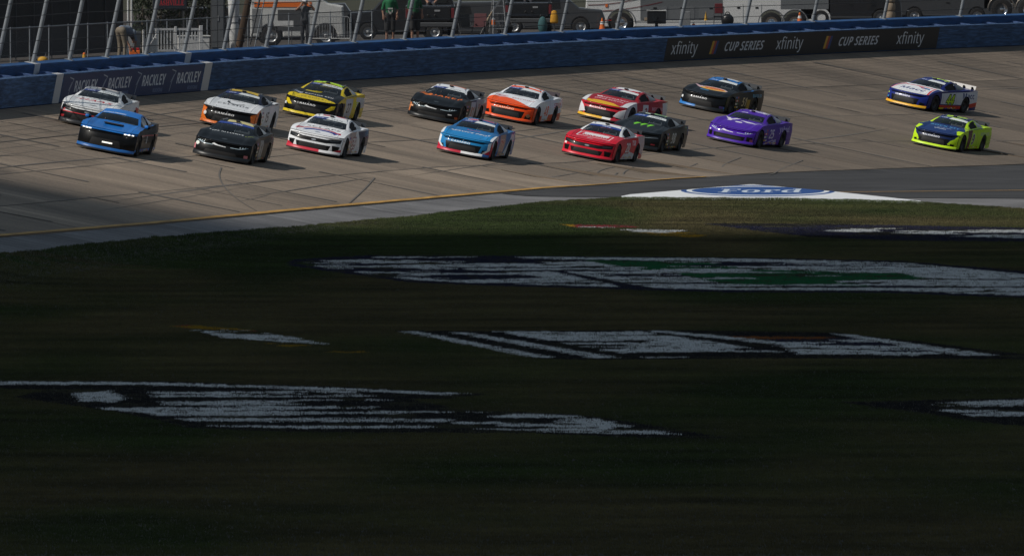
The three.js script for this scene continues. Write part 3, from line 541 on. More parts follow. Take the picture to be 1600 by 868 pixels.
const noses = {
  camaro(q, d) {
    poly(q, [[-.80, -.585], [.80, -.585], [.70, -.545], [-.70, -.545]], '#0a0b0d');
    poly(q, [[-.66, -.46], [.66, -.46], [.58, -.17], [-.58, -.17]], '#090a0c');
    for (const s of [-1, 1]) poly(q, [[s * .72, -.34], [s * .9, -.30], [s * .86, -.18], [s * .68, -.18]], '#0b0c0e');
    writing(q, d.lip || 'CAMARO', -.1, -.50, .085, d.lipColor || '#f4f4f4', { width: .72 });
    writing(q, '~', -.02, -.57, .1, '#cfd3d8');
  },
  mustang(q, d) {
    poly(q, [[-.92, -.63], [-.42, -.57], [.42, -.57], [.92, -.63], [.90, -.50], [.44, -.44], [-.44, -.44], [-.90, -.50]], '#0c0e10');
    for (const s of [-1, 1]) { poly(q, [[s * .56, -.55], [s * .86, -.60], [s * .84, -.55], [s * .58, -.51]], '#2b3036'); poly(q, [[s * .66, -.40], [s * .9, -.38], [s * .86, -.2], [s * .7, -.19]], '#0b0c0e'); }
    poly(q, [[-.62, -.37], [.62, -.37], [.55, -.17], [-.55, -.17]], '#090a0c');
    oval(q, 0, -.50, .09, .03, '#8f959c');
  },
  supra(q, d) {
    poly(q, [[-.66, -.36], [.66, -.36], [.6, -.17], [-.6, -.17]], '#08090b');
    for (const s of [-1, 1]) {
      q.strokeStyle = '#b9cfda'; q.lineWidth = .018; q.beginPath(); q.moveTo(s * .30, -.475); q.lineTo(s * .62, -.475); q.lineTo(s * .86, -.55); q.stroke();
      for (let k = 0; k < 3; k++) { q.fillStyle = '#d8eaf2'; q.fillRect(s * (.62 + k * .08) - .02, -.555 - k * .006, .035, .05); }
      poly(q, [[s * .70, -.38], [s * .9, -.38], [s * .86, -.2], [s * .72, -.19]], '#0b0c0e');
    }
    poly(q, [[-.34, -.50], [-.28, -.545], [-.12, -.50], [.16, -.475], [.14, -.455], [-.2, -.47]], '#eef0f2');
  },
  pace(q, d) {
    poly(q, [[-.95, -.70], [.95, -.70], [.95, -.16], [-.95, -.16]], '#0a0b0d');
    poly(q, [[-.62, -.50], [.62, -.50], [.55, -.22], [-.55, -.22]], '#050506');
  },
};
function bannerTex(d) {
  return canvas(512, 64, (c, w, h) => {
    c.fillStyle = '#233f8f'; c.fillRect(0, 0, w, h);
    if (d.banner === 'full') writing(c, 'xfinity', w * .55, h * .5, 40, '#dfe6f5', { width: 140 });
    else if (d.banner === 'paint') { c.fillStyle = d.roof; c.fillRect(0, 0, w, h); writing(c, d.bannerText || 'xfinity', w * .3, h * .5, 34, '#e6e8f0', { width: d.bannerText ? 360 : 120 }); }
    else { c.fillStyle = d.bannerBase || '#2a3a78'; c.fillRect(0, 0, w, h); writing(c, 'xfinity', w * .2, h * .42, 36, '#cfd8f0', { width: 120 }); poly(c, [[w * .46, 0], [w, 0], [w, h], [w * .40, h]], '#dfe6e8'); writing(c, d.driver || '', w * .70, h * .5, 34, '#2c3038', { width: 180 }); }
  });
}
const UP = new THREE.Vector3(0, 1, 0);
function surfaceNormal(X, D) { const e = .4; return new THREE.Vector3(-(height(X + e, D) - height(X - e, D)) / (2 * e), 1, (height(X, D + e) - height(X, D - e)) / (2 * e)).normalize(); }
function raceCar(d) {
  const t = thing(d.name || 'race_car', d.label, d.category || 'race car', [0, 0, 0], 0, d.group === null ? undefined : 'race cars in the pack'), g = carGeo[d.kit], kit = kits[d.kit];
  const th = d.yaw * Math.PI / 180, fX = -Math.sin(th), fD = -Math.cos(th);
  const [X, D] = d.at;
  const N = surfaceNormal(X, D), F = new THREE.Vector3(fX, 0, -fD); F.addScaledVector(N, -F.dot(N)).normalize();
  const Lf = new THREE.Vector3().crossVectors(N, F);
  t.matrix.makeBasis(Lf, N, F).setPosition(X, height(X, D) + .012, -D); t.matrix.decompose(t.position, t.quaternion, t.scale); t.scale.set(.965, .95, .965);
  const paint = new THREE.MeshPhysicalMaterial({ map: livery(d), roughness: .45, specularIntensity: .4, clearcoat: .25, clearcoatRoughness: .1 });
  mesh('body', g.body, paint, t);
  const hood = mesh('hood', g.hood, paint, t);
  mesh('roof', g.roof, paint, t);
  mesh('grille', g.grille, M_.grille, t);
  mesh('splitter', g.splitter, M_.splitter, t);
  mesh('bumper_lip', g.lip, d.split ? new THREE.MeshPhysicalMaterial({ roughness: .4, clearcoat: .5, map: canvas(256, 8, (c, w, h) => { for (const [a, b, col] of d.split) { c.fillStyle = col; c.fillRect(a * w, 0, (b - a) * w, h); } }) }) : paint, t);
  const ws = mesh('windshield', g.windshield, M_.glass, t);
  mesh('windshield_banner', g.banner, mat(0xffffff, { map: bannerTex(d), roughness: .35 }), ws);
  mesh('rear_window', g.rearWindow, M_.glass, t);
  for (const s of ['L', 'R']) { mesh(d.kit === 'pace' ? 'side_window' : 'window_net', g['net' + s], d.kit === 'pace' ? M_.dark : M_.net, t); mesh('quarter_window', g['quarter' + s], M_.dark, t); }
  if (d.kit !== 'pace') {
    const sp = mesh('spoiler', spoilerGeo, d.spoiler ? mat(S(d.spoiler), { roughness: .4 }) : M_.spoiler, t); mesh('spoiler_foot', spoilerFeet, M_.splitter, sp);
    const [vz, vy] = kit.prof(1.12); mesh('roof_vent', ventGeo.clone().translate(0, vy + .03, vz), M_.splitter, t);
    for (const x of [-.5, .5]) { const q = mesh('roof_rail', railGeo, M_.rail, t); q.position.set(x, kit.H * 1.255, -.4); q.rotation.x = .02; }
    mesh('roll_cage', cageGeo, M_.cage, t); mesh('seat', seatGeo, M_.seat, t); mesh('steering_wheel', wheelRim, M_.seat, t);
  } else {
    const glow = new THREE.MeshStandardMaterial({ color: 0xffffff, emissive: lin(1, .97, .85), emissiveIntensity: 1.1 });
    for (const s of [-1, 1]) {
      const hl = mesh('headlight', merge([0, 1, 2].map(k => { const u = s * (.62 + k * .12), p = kit.front(u, .93); return box(.085, .035, .02, p[0], p[1], p[2] + .014); })), glow, t);
      const l = new THREE.PointLight(lin(1, .97, .85), .03, 0, 2); const p = kit.front(s * .74, .93); l.position.set(p[0], p[1], p[2] + .1); l.castShadow = true; hl.add(l);
    }
    mesh('light_bar', box(.34, .045, .02, .08, .34, kit.zNose(0, .3) + .06), glow, t);
    mesh('hood_scoop', merge([box(.62, .03, .42, 0, kit.hoodY(1.25) + .012, 1.28, .012)]), M_.splitter, t);
    mesh('rear_wing', merge([box(1.4, .03, .22, 0, 1.10, -2.28, .01), box(.03, .12, .1, .5, 1.03, -2.28), box(.03, .12, .1, -.5, 1.03, -2.28)]), M_.splitter, t);
    for (const s of [-1, 1]) mesh('side_mirror', new THREE.SphereGeometry(.09, 12, 8).scale(1.2, .8, .7).translate(s * 1.0, .99, .55), paint, t);
    mesh('seat', merge([seatGeo.clone(), seatGeo.clone().translate(-.66, 0, 0)]), M_.net, t);
  }
  mesh('underbody', underGeo, M_.under, t); mesh('dashboard', dashGeo, M_.dash, t);
  for (const [sx, z] of [[1, ZF], [-1, ZF], [1, ZR], [-1, ZR]]) {
    const wheel = new THREE.Group(); wheel.name = 'wheel'; t.add(wheel); wheel.position.set(sx * .825, RW, z); if (sx < 0) wheel.rotation.y = Math.PI;
    mesh('tyre', tyreGeo, M_.tyre, wheel); mesh('rim', rimGeo, M_.rim, wheel);
  }
  return t;
}
const num = (q, n, x, y, size, col, o = {}) => writing(q, n, x, y, size, col, { italic: true, width: size * .58 * n.length, ...o });
const stripe = (q, x0, y0, x1, y1, w, col) => { q.strokeStyle = col; q.lineWidth = w; q.beginPath(); q.moveTo(x0, y0); q.lineTo(x1, y1); q.stroke(); };
const decals = (q) => { const c = ['#c9372c', '#e8e4da', '#d9a928', '#3a5fae', '#2f8a4a', '#e8e4da']; for (let i = 0; i < 12; i++) { q.fillStyle = c[Math.floor(hash2(i, 77) * 6)]; q.fillRect(-.98 + (i % 3) * .14, -.72 + Math.floor(i / 3) * .13, .11, .07); } };

const CARS = [
  { kit: 'mustang', at: [-13.53, 406], yaw: 8, label: 'white stock car with red hood lettering behind the blue pace car', base: '#e9ecee', roof: '#8a9098', driver: 'CUSTER',
    top(q) { writing(q, 'HAAS', .0, 1.22, .34, '#b3242e', { italic: true, width: 1.15 }); poly(q, [[-.8, 1.25], [-.5, 1.2], [-.5, 1.26]], '#b3242e'); oval(q, .1, 1.98, .14, .05, '#2b3036'); poly(q, [[-.3, -.2], [.45, -.2], [.5, -.9], [-.3, -.9]], '#d9d2cf'); }, 
    front(q) { poly(q, [[-.95, -.44], [.95, -.44], [.95, 0], [-.95, 0]], '#121416'); stripe(q, -.93, -.425, .93, -.425, .03, '#d8323a'); for (const x of [-.88, .82]) { q.fillStyle = '#c93a40'; q.fillRect(x, -.52, .1, .06); q.fillRect(x - .03, -.3, .14, .08); } },
    flank(q) { poly(q, [[-1.2, -.1], [.6, -.1], [1.4, -.8], [2.5, -.7], [2.5, 0], [-1.2, 0]], '#b3242e'); num(q, '00', .0, -.52, .52, '#17191c'); decals(q); }, split: [[0, 1, '#26282b']] },
  { kit: 'pace', name: 'pace_car', category: 'pace car', group: null, at: [-12.54, 394], yaw: 7.5, label: 'blue pace car with black front and lit headlights leading the field', base: '#0f1114', hood: '#2272c4', roof: '#2272c4', pillar: '#2272c4', deck: '#17191c', side: '#15171b', banner: 'paint', bannerText: 'NASHVILLE SPEEDWAY',
    top(q) { writing(q, 'SPEEDWAY', 0, 1.2, .12, '#c93a40', { width: .55 }); poly(q, [[-.95, 2.3], [.95, 2.3], [.95, 2.5], [-.95, 2.5]], '#2272c4'); },
    flank(q) { q.fillStyle = '#2272c4'; q.fillRect(-2.5, -.24, 5, .08); writing(q, '0', .1, -.55, .4, '#d8dde2'); stripe(q, -1.4, -.7, 2.2, -.66, .05, '#a8242e'); q.fillStyle = '#2272c4'; q.fillRect(-2, -1.4, 4, .3); }, split: [[0, 1, '#1f66b2']] },
  { kit: 'camaro', at: [-9.27, 421], yaw: 9.5, label: 'white and orange stock car with black CELSIUS lettering on its hood', base: '#e6e9ec', roof: '#1c2238', pillar: '#1c2238', greenhouse: '#1c2238', nose: '#101215', driver: '',
    top(q) { writing(q, 'CELSIUS', 0, 1.62, .24, '#1c1e22', { width: 1.15 }); q.strokeStyle = '#1c1e22'; q.lineWidth = .09; q.beginPath(); q.arc(.05, 1.18, .3, .3, 3.4); q.stroke(); poly(q, [[-.5, -.05], [.5, -.05], [.5, -.5], [-.5, -.5]], '#d3b22c'); },
    front(q) { for (const s of [-1, 1]) poly(q, [[s * .95, -.66], [s * .78, -.6], [s * .84, -.35], [s * .62, -.12], [s * .95, -.06]], '#e8772a'); oval(q, -.82, -.42, .06, .07, '#e8e8e8'); },
    flank(q) { poly(q, [[-2.5, -1], [-1.5, -.9], [-.85, -.3], [-.9, 0], [-2.5, 0]], '#e8772a'); num(q, '15', .05, -.52, .52, '#22252a'); decals(q); }, split: [[0, .3, '#e8772a'], [.3, .8, '#15171a'], [.8, 1, '#e8772a']] },
  { kit: 'supra', at: [-9.06, 402], yaw: 8.5, label: 'all black stock car with a blue windshield strip and number 1', base: '#0b0d0f', roof: '#0a0c0e', banner: 'full',
    top(q) { writing(q, 'FIRE ALLIANCE', -.12, 1.12, .13, '#e8eef2', { width: 1.2 }); writing(q, 'LIVE', .68, 1.2, .12, '#a8b83a', { width: .3 }); poly(q, [[-.35, .05], [.55, .05], [.55, -.3], [-.35, -.3]], '#cfc48a'); oval(q, 0, 2.0, .1, .05, '#3a4046'); },
    front(q) { oval(q, -.84, -.44, .07, .065, '#e8f2ea'); q.fillStyle = '#c98088'; q.fillRect(.78, -.3, .12, .14); q.fillRect(-.95, -.42, .06, .18); },
    flank(q) { poly(q, [[-.45, -.14], [.2, -.14], [.3, -.8], [-.3, -.8]], '#9ea0a0'); num(q, '1', -.05, -.48, .5, '#14171a'); decals(q); writing(q, 'FIRE', 1.6, -.4, .2, '#c9ced4'); }, split: [[0, 1, '#101214']] },
  { kit: 'camaro', at: [-6.66, 436], yaw: 12.5, label: 'yellow and black stock car with white number 27 door', base: '#e0c51c', hood: '#15171a', roof: '#15171a', nose: '#101214', pillar: '#d9c21c', driver: 'BURTON',
    top(q) { poly(q, [[-.9, 2.5], [.9, 2.5], [.9, 2.05], [.4, 1.8], [-.4, 1.7], [-.95, 1.75]], '#e8cb14'); writing(q, 'SERVICE', 0, 1.98, .13, '#4a4210', { width: .9 }); writing(q, 'RAPTOR KEN', .12, 1.5, .16, '#e8eaec', { width: 1.1 }); poly(q, [[-.8, 1.4], [-.5, 1.4], [-.5, 1.6], [-.85, 1.6]], '#dfe2e6'); poly(q, [[-.55, .95], [.1, .95], [.0, 1.15], [-.5, 1.1]], '#bfae1c'); poly(q, [[-.55, -.02], [-.25, -.02], [-.2, -.25], [-.5, -.25]], '#c8f01a'); poly(q, [[-.25, -.1], [.55, -.02], [.55, -.3], [-.25, -.4]], '#c4ee1c'); },
    front(q) { for (const s of [-1, 1]) poly(q, [[s * .92, -.6], [s * .8, -.58], [s * .62, -.4], [s * .76, -.38], [s * .9, -.46]], '#e8cb14'); q.fillStyle = '#e8eaec'; q.fillRect(-.95, -.46, .08, .1); },
    flank(q) { poly(q, [[-.75, -.1], [.35, -.1], [.5, -.86], [-.6, -.86]], '#c3c6c8'); num(q, '27', -.12, -.5, .5, '#1a1c20'); poly(q, [[-2.5, -.7], [-.75, -.7], [-.75, 0], [-2.5, 0]], '#15171a'); poly(q, [[.9, -.9], [2.5, -.85], [2.5, -.5], [.9, -.45]], '#c6c9cb'); writing(q, 'KEN', 1.0, -.62, .3, '#c6d81c', { width: .8 }); }, split: [[0, 1, '#ecd016']] },
  { kit: 'mustang', at: [-6.23, 416], yaw: 11, label: 'white stock car with red and blue arc on hood and number 39', base: '#e7eaee', roof: '#e7eaee', driver: 'SIEG',
    top(q) { q.lineWidth = .1; q.strokeStyle = '#b32436'; q.beginPath(); q.ellipse(0, 1.98, .78, .56, 0, 3.3, 6.1); q.stroke(); q.strokeStyle = '#20398a'; q.lineWidth = .18; q.beginPath(); q.ellipse(.08, 1.98, .60, .36, 0, 3.4, 6.0); q.stroke(); writing(q, 'SCI APS', .05, 1.22, .22, '#26282e', { width: 1.25 }); oval(q, 0, 1.98, .1, .05, '#1f3f7a'); poly(q, [[-.35, -.1], [-.1, -.1], [-.1, -.3], [-.35, -.3]], '#b32436'); oval(q, .25, -.45, .2, .2, '#b8324a'); },
    front(q) { for (const s of [-1, 1]) { poly(q, [[s * .95, -.3], [s * .7, -.2], [s * .5, -.08], [s * .95, -.04]], '#c4293c'); stripe(q, s * .66, -.4, s * .95, -.46, .02, '#dfe3e8'); } },
    flank(q) { poly(q, [[-1.1, -.1], [-.2, -.1], [.2, -.9], [-1.1, -.95]], '#b8a6a2'); num(q, '39', -.1, -.5, .52, '#e9ecf0', { line: '#7d3038' }); poly(q, [[.5, -.9], [2.5, -.95], [2.5, -.4], [.9, -.3]], '#2c3350'); decals(q); }, split: [[0, .18, '#c92c40'], [.18, .3, '#e8e8ea'], [.3, .36, '#c92c40'], [.36, .72, '#e8e8ea'], [.72, .8, '#c92c40'], [.8, .9, '#e8e8ea'], [.9, 1, '#c92c40']] },
  { kit: 'supra', at: [-2.4, 448], yaw: 13, label: 'black stock car with orange lettering across the cowl and white roof', base: '#0b0d0f', roof: '#dfe3e8', driver: 'SMITH', side: '#0e1013',
    top(q) { writing(q, 'QUAKER', 0, 1.14, .3, '#e0701e', { width: 1.6 }); poly(q, [[-.85, 1.02], [-.45, 1.0], [-.4, 1.32], [-.85, 1.3]], '#ee7a1c'); poly(q, [[-.15, -.3], [.5, -.3], [.5, -.65], [-.1, -.65]], '#d8641c'); oval(q, 0, 2.0, .1, .05, '#3a4046'); },
    front(q) { poly(q, [[-.95, -.55], [-.86, -.5], [-.9, -.2], [-.95, -.2]], '#e08a54'); q.fillStyle = '#f0b890'; q.fillRect(-.88, -.46, .1, .07); q.fillStyle = '#b0572e'; q.fillRect(.84, -.28, .1, .12); q.fillStyle = '#e8eaec'; q.fillRect(.6, -.36, .14, .04); },
    flank(q) { poly(q, [[-.5, -.1], [.3, -.1], [.5, -.85], [-.2, -.85]], '#b9bcc2'); num(q, '81', -.0, -.48, .5, '#a85a34'); poly(q, [[.5, -.95], [2.5, -.98], [2.5, -.4], [.7, -.3]], '#a9a6a8'); writing(q, 'QUAKER', 1.4, -.68, .26, '#b0572e', { width: 1.2 }); decals(q); }, split: [[0, 1, '#101214']] },
  { kit: 'camaro', at: [0.31, 456], yaw: 14, label: 'orange and white stock car with number 48', base: '#dfe3ea', hood: '#e4e8ee', roof: '#e0e4ea', nose: '#ee4c12', driver: '', pillar: '#e4e8ee', lipColor: '#ffd9c4', spoiler: '#3a3038',
    top(q) { poly(q, [[-.95, 2.5], [.95, 2.5], [.8, 2.2], [-.1, 1.55], [-.5, 1.45], [-.95, 1.75]], '#f2560f'); oval(q, -.55, 1.35, .26, .2, '#d9c2c8'); writing(q, 'BIG', -.55, 1.35, .16, '#a33044', { width: .3 }); writing(q, 'MACHINE', .3, 1.38, .24, '#c08a86', { width: .9 }); poly(q, [[-.6, .05], [.6, .05], [.6, -.12], [-.6, -.2]], '#ee5a1c'); poly(q, [[.25, -.3], [.6, -.3], [.6, -.75], [.2, -.75]], '#ee5a1c'); poly(q, [[-.6, -.6], [-.3, -.6], [-.3, -.9], [-.6, -.9]], '#ee5a1c'); },
    front(q) { oval(q, .80, -.33, .07, .07, '#b5805c'); },
    flank(q) { poly(q, [[-2.5, -.7], [-1.4, -.62], [-1.0, -.34], [2.5, -.42], [2.5, 0], [-2.5, 0]], '#e4541c'); poly(q, [[-.7, -.1], [.3, -.16], [.45, -.92], [-.5, -.92]], '#dadde4'); num(q, '48', -.1, -.52, .54, '#d8502c', { line: '#e8eaee' }); writing(q, 'SPIKED', 1.5, -.72, .26, '#b8483c', { width: 1.1 }); }, split: [[0, 1, '#f05314']] },
  { kit: 'camaro', at: [-1.32, 431], yaw: 11, label: 'bright blue stock car with white hood lettering and red lower corners', base: '#1b6aa8', hood: '#1c6fae', roof: '#1d5c94', driver: '', pillar: '#1d5c94', nose: '#2080bc',
    top(q) { writing(q, 'SERVICE PROX', .02, 1.5, .2, '#e8edf2', { italic: true, width: 1.45 }); poly(q, [[-.9, 1.62], [.9, 1.62], [.85, 2.4], [-.85, 2.4]], '#1c86c8'); writing(q, 'Rheem', .05, 1.1, .13, '#c9405a', { width: .5 }); oval(q, -.22, -.05, .24, .1, '#e4e6ea'); oval(q, -.22, -.05, .2, .075, '#c0304a'); oval(q, .3, -.25, .28, .1, '#b04a60'); for (const s of [-1, 1]) poly(q, [[s * .95, 2.4], [s * .86, 1.9], [s * .92, 1.2], [s, 1.2]], '#e6eaee'); },
    front(q) { for (const s of [-1, 1]) { poly(q, [[s * .95, -.66], [s * .86, -.6], [s * .86, -.36], [s * .7, -.22], [s * .95, -.2]], '#e6eaee'); poly(q, [[s * .95, -.36], [s * .78, -.2], [s * .74, -.05], [s * .95, -.05]], '#c2203a'); } },
    flank(q) { poly(q, [[-2.5, -.9], [-1.9, -.6], [-1.0, -.9], [-1.0, 0], [-2.5, 0]], '#c2203a'); poly(q, [[-1.9, -.62], [-.9, -.95], [-.8, -.8], [-1.7, -.4]], '#dfe3e8'); poly(q, [[-.6, -.1], [.3, -.1], [.6, -.9], [-.4, -.9]], '#b3968c'); num(q, '71', -.02, -.52, .5, '#c25a50', { line: '#d9b8a8' }); poly(q, [[.3, -.1], [1.4, -.1], [2.2, -.9], [1.4, -.9]], '#c9d3da'); }, split: [[0, .14, '#c2203a'], [.14, .25, '#eceef0'], [.25, .66, '#1b549a'], [.66, .78, '#eceef0'], [.78, 1, '#c2203a']] },
  { kit: 'camaro', at: [4.04, 466], yaw: 22, label: 'dark red stock car with yellow nose crescent and white front fenders', base: '#a81e2c', hood: '#a81e2c', roof: '#b5202c', nose: '#bc1f30', driver: '', pillar: '#9c1c28',
    top(q) { writing(q, 'MECHANIX', .1, 1.25, .19, '#e0c4c8', { width: 1.2 }); writing(q, 'WEAR RENTAL', .0, 1.55, .17, '#e6ced2', { width: 1.25 }); poly(q, [[-.85, 1.95], [-.3, 1.86], [.35, 1.95], [.85, 2.25], [.2, 2.42], [-.5, 2.38]], '#e8b414'); poly(q, [[-.45, .0], [.1, .02], [.55, -.25], [.5, -.75], [-.4, -.4]], '#dfe2e6'); oval(q, -.55, 1.2, .12, .08, '#e6e2e4'); for (const s of [-1, 1]) poly(q, [[s * .7, 2.2], [s * .8, 1.5], [s * .9, 1.0], [s, 1], [s, 2.3]], '#d5d8dc'); },
    front(q) { for (const s of [-1, 1]) poly(q, [[s * .95, -.62], [s * .74, -.5], [s * .66, -.4], [s * .58, -.28], [s * .95, -.2]], '#d8dade'); },
    flank(q) { poly(q, [[-2.5, -.9], [-1.0, -.95], [-.9, -.5], [-1.1, -.3], [-2.5, -.1]], '#c9ccd2'); poly(q, [[-.35, -.2], [.3, -.2], [.3, -.82], [-.25, -.82]], '#d5d8dc'); num(q, '2', -.0, -.52, .48, '#8e1c2a'); writing(q, 'MECHANIX', 1.3, -.66, .2, '#d8b0b4', { width: 1.3 }); poly(q, [[1.7, -.9], [2.5, -.95], [2.5, 0], [2.0, 0]], '#d9d9d2'); poly(q, [[.6, -.4], [1.9, -.44], [1.9, -.26], [.6, -.2]], '#c9a224'); }, split: [[0, .17, '#e8b31a'], [.17, .22, '#f0f0ee'], [.22, .74, '#b01f34'], [.74, .8, '#f0f0ee'], [.8, 1, '#e8b31a']] },
  { kit: 'mustang', at: [3.16, 443], yaw: 15, label: 'bright red stock car with white framed hood lettering and white roof', base: '#d0152e', hood: '#d0152e', roof: '#e8ebee', pillar: '#e8ebee', greenhouse: '#e4e7ea', banner: 'full',
    top(q) { q.strokeStyle = '#eceef0'; q.lineWidth = .04; q.strokeRect(-.62, 1.12, 1.24, .66); poly(q, [[-.45, 1.18], [.5, 1.18], [.5, 1.5], [-.45, 1.5]], '#eceef0'); writing(q, 'Lancaster', .02, 1.5, .24, '#eceef0', { width: 1.0, line: '#a81226' }); oval(q, -.05, 2.0, .12, .05, '#c9a0a8'); oval(q, .2, -.45, .24, .18, '#c4283e'); },
    front(q) { q.fillStyle = '#f0e8e8'; q.fillRect(-.92, -.5, .1, .08); },
    flank(q) { poly(q, [[-1.0, -.1], [-.1, -.5], [.1, -.1]], '#c9ccd0'); poly(q, [[-.85, 0], [1.0, 0], [1.1, -.3], [.2, -.42], [-.5, -.2]], '#d5d8dc'); num(q, '20', -.05, -.55, .5, '#e2e4e8', { line: '#96182a' }); poly(q, [[1.2, -.98], [2.5, -.98], [2.5, -.2], [1.5, -.4]], '#cdb6bc'); writing(q, 'TSR', .75, -.72, .26, '#e2e4e8'); }, split: [[0, 1, '#d8162f']] },
  { kit: 'mustang', at: [4.89, 454], yaw: 14.5, label: 'black stock car with green claw marks, partly behind the red car', base: '#0d1013', hood: '#0c1216', roof: '#16222a', driver: 'HERBST', bannerBase: '#264a9c',
    top(q) { for (let k = 0; k < 3; k++) { const x = -.28 + k * .26; poly(q, [[x, .98], [x + .16, .96], [x + .06, 1.2], [x - .02, 1.5], [x - .03, 1.25], [x - .1, 1.2]], '#74d12a'); } poly(q, [[-.3, -.15], [-.1, -.1], [-.1, -.2], [-.35, -.3]], '#d8e8d0'); poly(q, [[-.05, -.2], [.5, -.3], [.5, -.65], [0, -.55]], '#9fd08a'); writing(q, '98', .25, -.42, .3, '#20382a'); },
    front(q) { stripe(q, .3, -.48, .9, -.54, .02, '#8f9aa2'); q.fillStyle = '#b83a44'; q.fillRect(.7, -.3, .14, .05); },
    flank(q) { poly(q, [[-1, -.1], [2.2, -.1], [2.2, -.8], [-1, -.8]], '#2a2c22'); num(q, '98', .1, -.52, .56, '#c9ccc8'); decals(q); stripe(q, 1.6, -.92, 2.5, -.9, .03, '#3f9a8a'); }, split: [[0, 1, '#121416']] },
  { kit: 'camaro', at: [8.03, 483], yaw: 21, label: 'black stock car with yellow and red oval on hood and blue roof', base: '#0b0d10', hood: '#0b0e12', roof: '#1f6cb4', pillar: '#14181d', driver: '', bannerBase: '#2a6cb8',
    top(q) { oval(q, .05, 1.3, .62, .26, '#d8bcc0'); oval(q, .05, 1.32, .54, .22, '#e2b02a'); oval(q, .08, 1.26, .42, .14, '#c9442a'); poly(q, [[-.85, 1.1], [-.5, 1.1], [-.3, 1.3], [-.6, 1.3]], '#d8b4bc'); writing(q, 'BUCKLE', .1, 1.26, .13, '#e8c860', { width: .6 }); q.fillStyle = '#2f86b8'; q.fillRect(-.35, 1.66, .36, .1); poly(q, [[-.1, -.2], [.5, -.25], [.5, -.6], [.0, -.5]], '#d5dde4'); },
    front(q) { for (const s of [-1, 1]) poly(q, [[s * .95, -.3], [s * .84, -.24], [s * .84, -.1], [s * .95, -.1]], '#2b7cc8'); q.fillStyle = '#e4e8ea'; q.fillRect(-.92, -.46, .1, .1); q.fillStyle = '#5a4a8a'; q.fillRect(.78, -.3, .14, .14); },
    flank(q) { num(q, '51', .1, -.5, .5, '#c9b48a'); q.fillStyle = '#a8862a'; q.fillRect(.4, -.6, .35, .4); writing(q, 'BUCKLED', 1.5, -.76, .18, '#5fa0c4', { width: 1.1 }); decals(q); }, split: [[0, .12, '#2b7cc8'], [.12, .86, '#101316'], [.86, 1, '#2b5cb0']] },
  { kit: 'supra', at: [8.81, 467], yaw: 20, label: 'purple stock car with big white Y on hood and number 25', base: '#4a1fa0', hood: '#4a1fa2', roof: '#4a1fa0', banner: 'paint', driver: '',
    top(q) { writing(q, 'Y', -.42, 1.22, .72, '#e6e4f0', { width: .62 }); oval(q, .0, 1.5, .15, .1, '#e6e4f0'); poly(q, [[-.1, 1.12], [.9, 1.22], [.3, 1.36]], '#e0def0'); poly(q, [[-.2, -.1], [.55, -.15], [.55, -.6], [-.1, -.5]], '#d9d6ea'); q.fillStyle = '#4a1fa0'; q.fillRect(0, -.4, .3, .14); },
    front(q) { q.fillStyle = '#e4e0f0'; q.fillRect(-.9, -.46, .08, .06); q.fillStyle = '#b05a7a'; q.fillRect(.82, -.3, .1, .1); },
    flank(q) { num(q, '25', -.1, -.54, .5, '#cfc8e4'); writing(q, 'yahoo!', 1.35, -.74, .32, '#b9b4e0', { width: 1.2 }); stripe(q, -.9, -.12, .2, -.3, .06, '#bdb6dc'); poly(q, [[.2, -.3], [.55, -.34], [.6, -.1], [.3, -.1]], '#bdb6dc'); decals(q); }, split: [[0, 1, '#4c20a8']] },
  { kit: 'camaro', at: [16.93, 506], yaw: 30, label: 'blue and white stock car with neon number 44 and yellow lip', base: '#16246a', hood: '#e6e9ee', roof: '#1a2468', pillar: '#16226a', nose: '#18287a', driver: '', lip: 'SILVERADO',
    top(q) { q.strokeStyle = '#c9303c'; q.lineWidth = .07; q.beginPath(); q.moveTo(-.9, 2.1); q.lineTo(-.7, 1.1); q.lineTo(.7, 1.05); q.lineTo(.88, 2.1); q.stroke(); poly(q, [[-1, 2.5], [-1, .8], [-.8, 1.1], [-.93, 2.2]], '#16246a'); poly(q, [[1, 2.5], [1, .8], [.8, 1.1], [.93, 2.2]], '#16246a'); writing(q, 'Macc', -.02, 1.72, .46, '#1c2c6c', { width: 1.2 }); poly(q, [[.0, 1.15], [.5, 1.2], [.6, 1.4], [.2, 1.4]], '#2f74a8'); poly(q, [[-.1, 1.14], [.1, 1.14], [.5, 1.5]], '#c04048'); writing(q, '44', .15, -.38, .62, '#c6ee20', { width: .85 }); poly(q, [[-1, 2.5], [1, 2.5], [1, 2.34], [-1, 2.34]], '#18287a'); },
    front(q) { for (const s of [-1, 1]) poly(q, [[s * .95, -.24], [s * .7, -.18], [s * .6, -.08], [s * .95, -.08]], '#c9301e'); q.fillStyle = '#bfe02a'; q.fillRect(-.92, -.52, .08, .06); q.fillStyle = '#3a8ab8'; q.fillRect(-.92, -.36, .12, .08); },
    flank(q) { poly(q, [[-1.0, -.3], [1.0, -.3], [2.5, -.9], [2.5, -.3], [1, -.16], [-1, -.16]], '#c9301e'); poly(q, [[-.9, -.8], [1.2, -.9], [2.5, -1], [2.5, -.5], [1.2, -.34], [-.9, -.34]], '#cdd2da'); num(q, '44', -.08, -.54, .58, '#b4dc1e', { line: '#22381a' }); writing(q, 'Macc', 1.5, -.74, .34, '#20306e', { width: 1.1 }); poly(q, [[-1.0, -.2], [-.5, -.2], [-.6, 0], [-1, 0]], '#d8c22a'); }, split: [[0, 1, '#efb41c']] },
  { kit: 'camaro', at: [17.05, 486], yaw: 19.5, label: 'neon yellow stock car with navy hood and number 9', base: '#bfe81c', hood: '#12306a', roof: '#14205a', pillar: '#bfe81c', nose: '#10224c', driver: '', lip: 'SILVERADO',
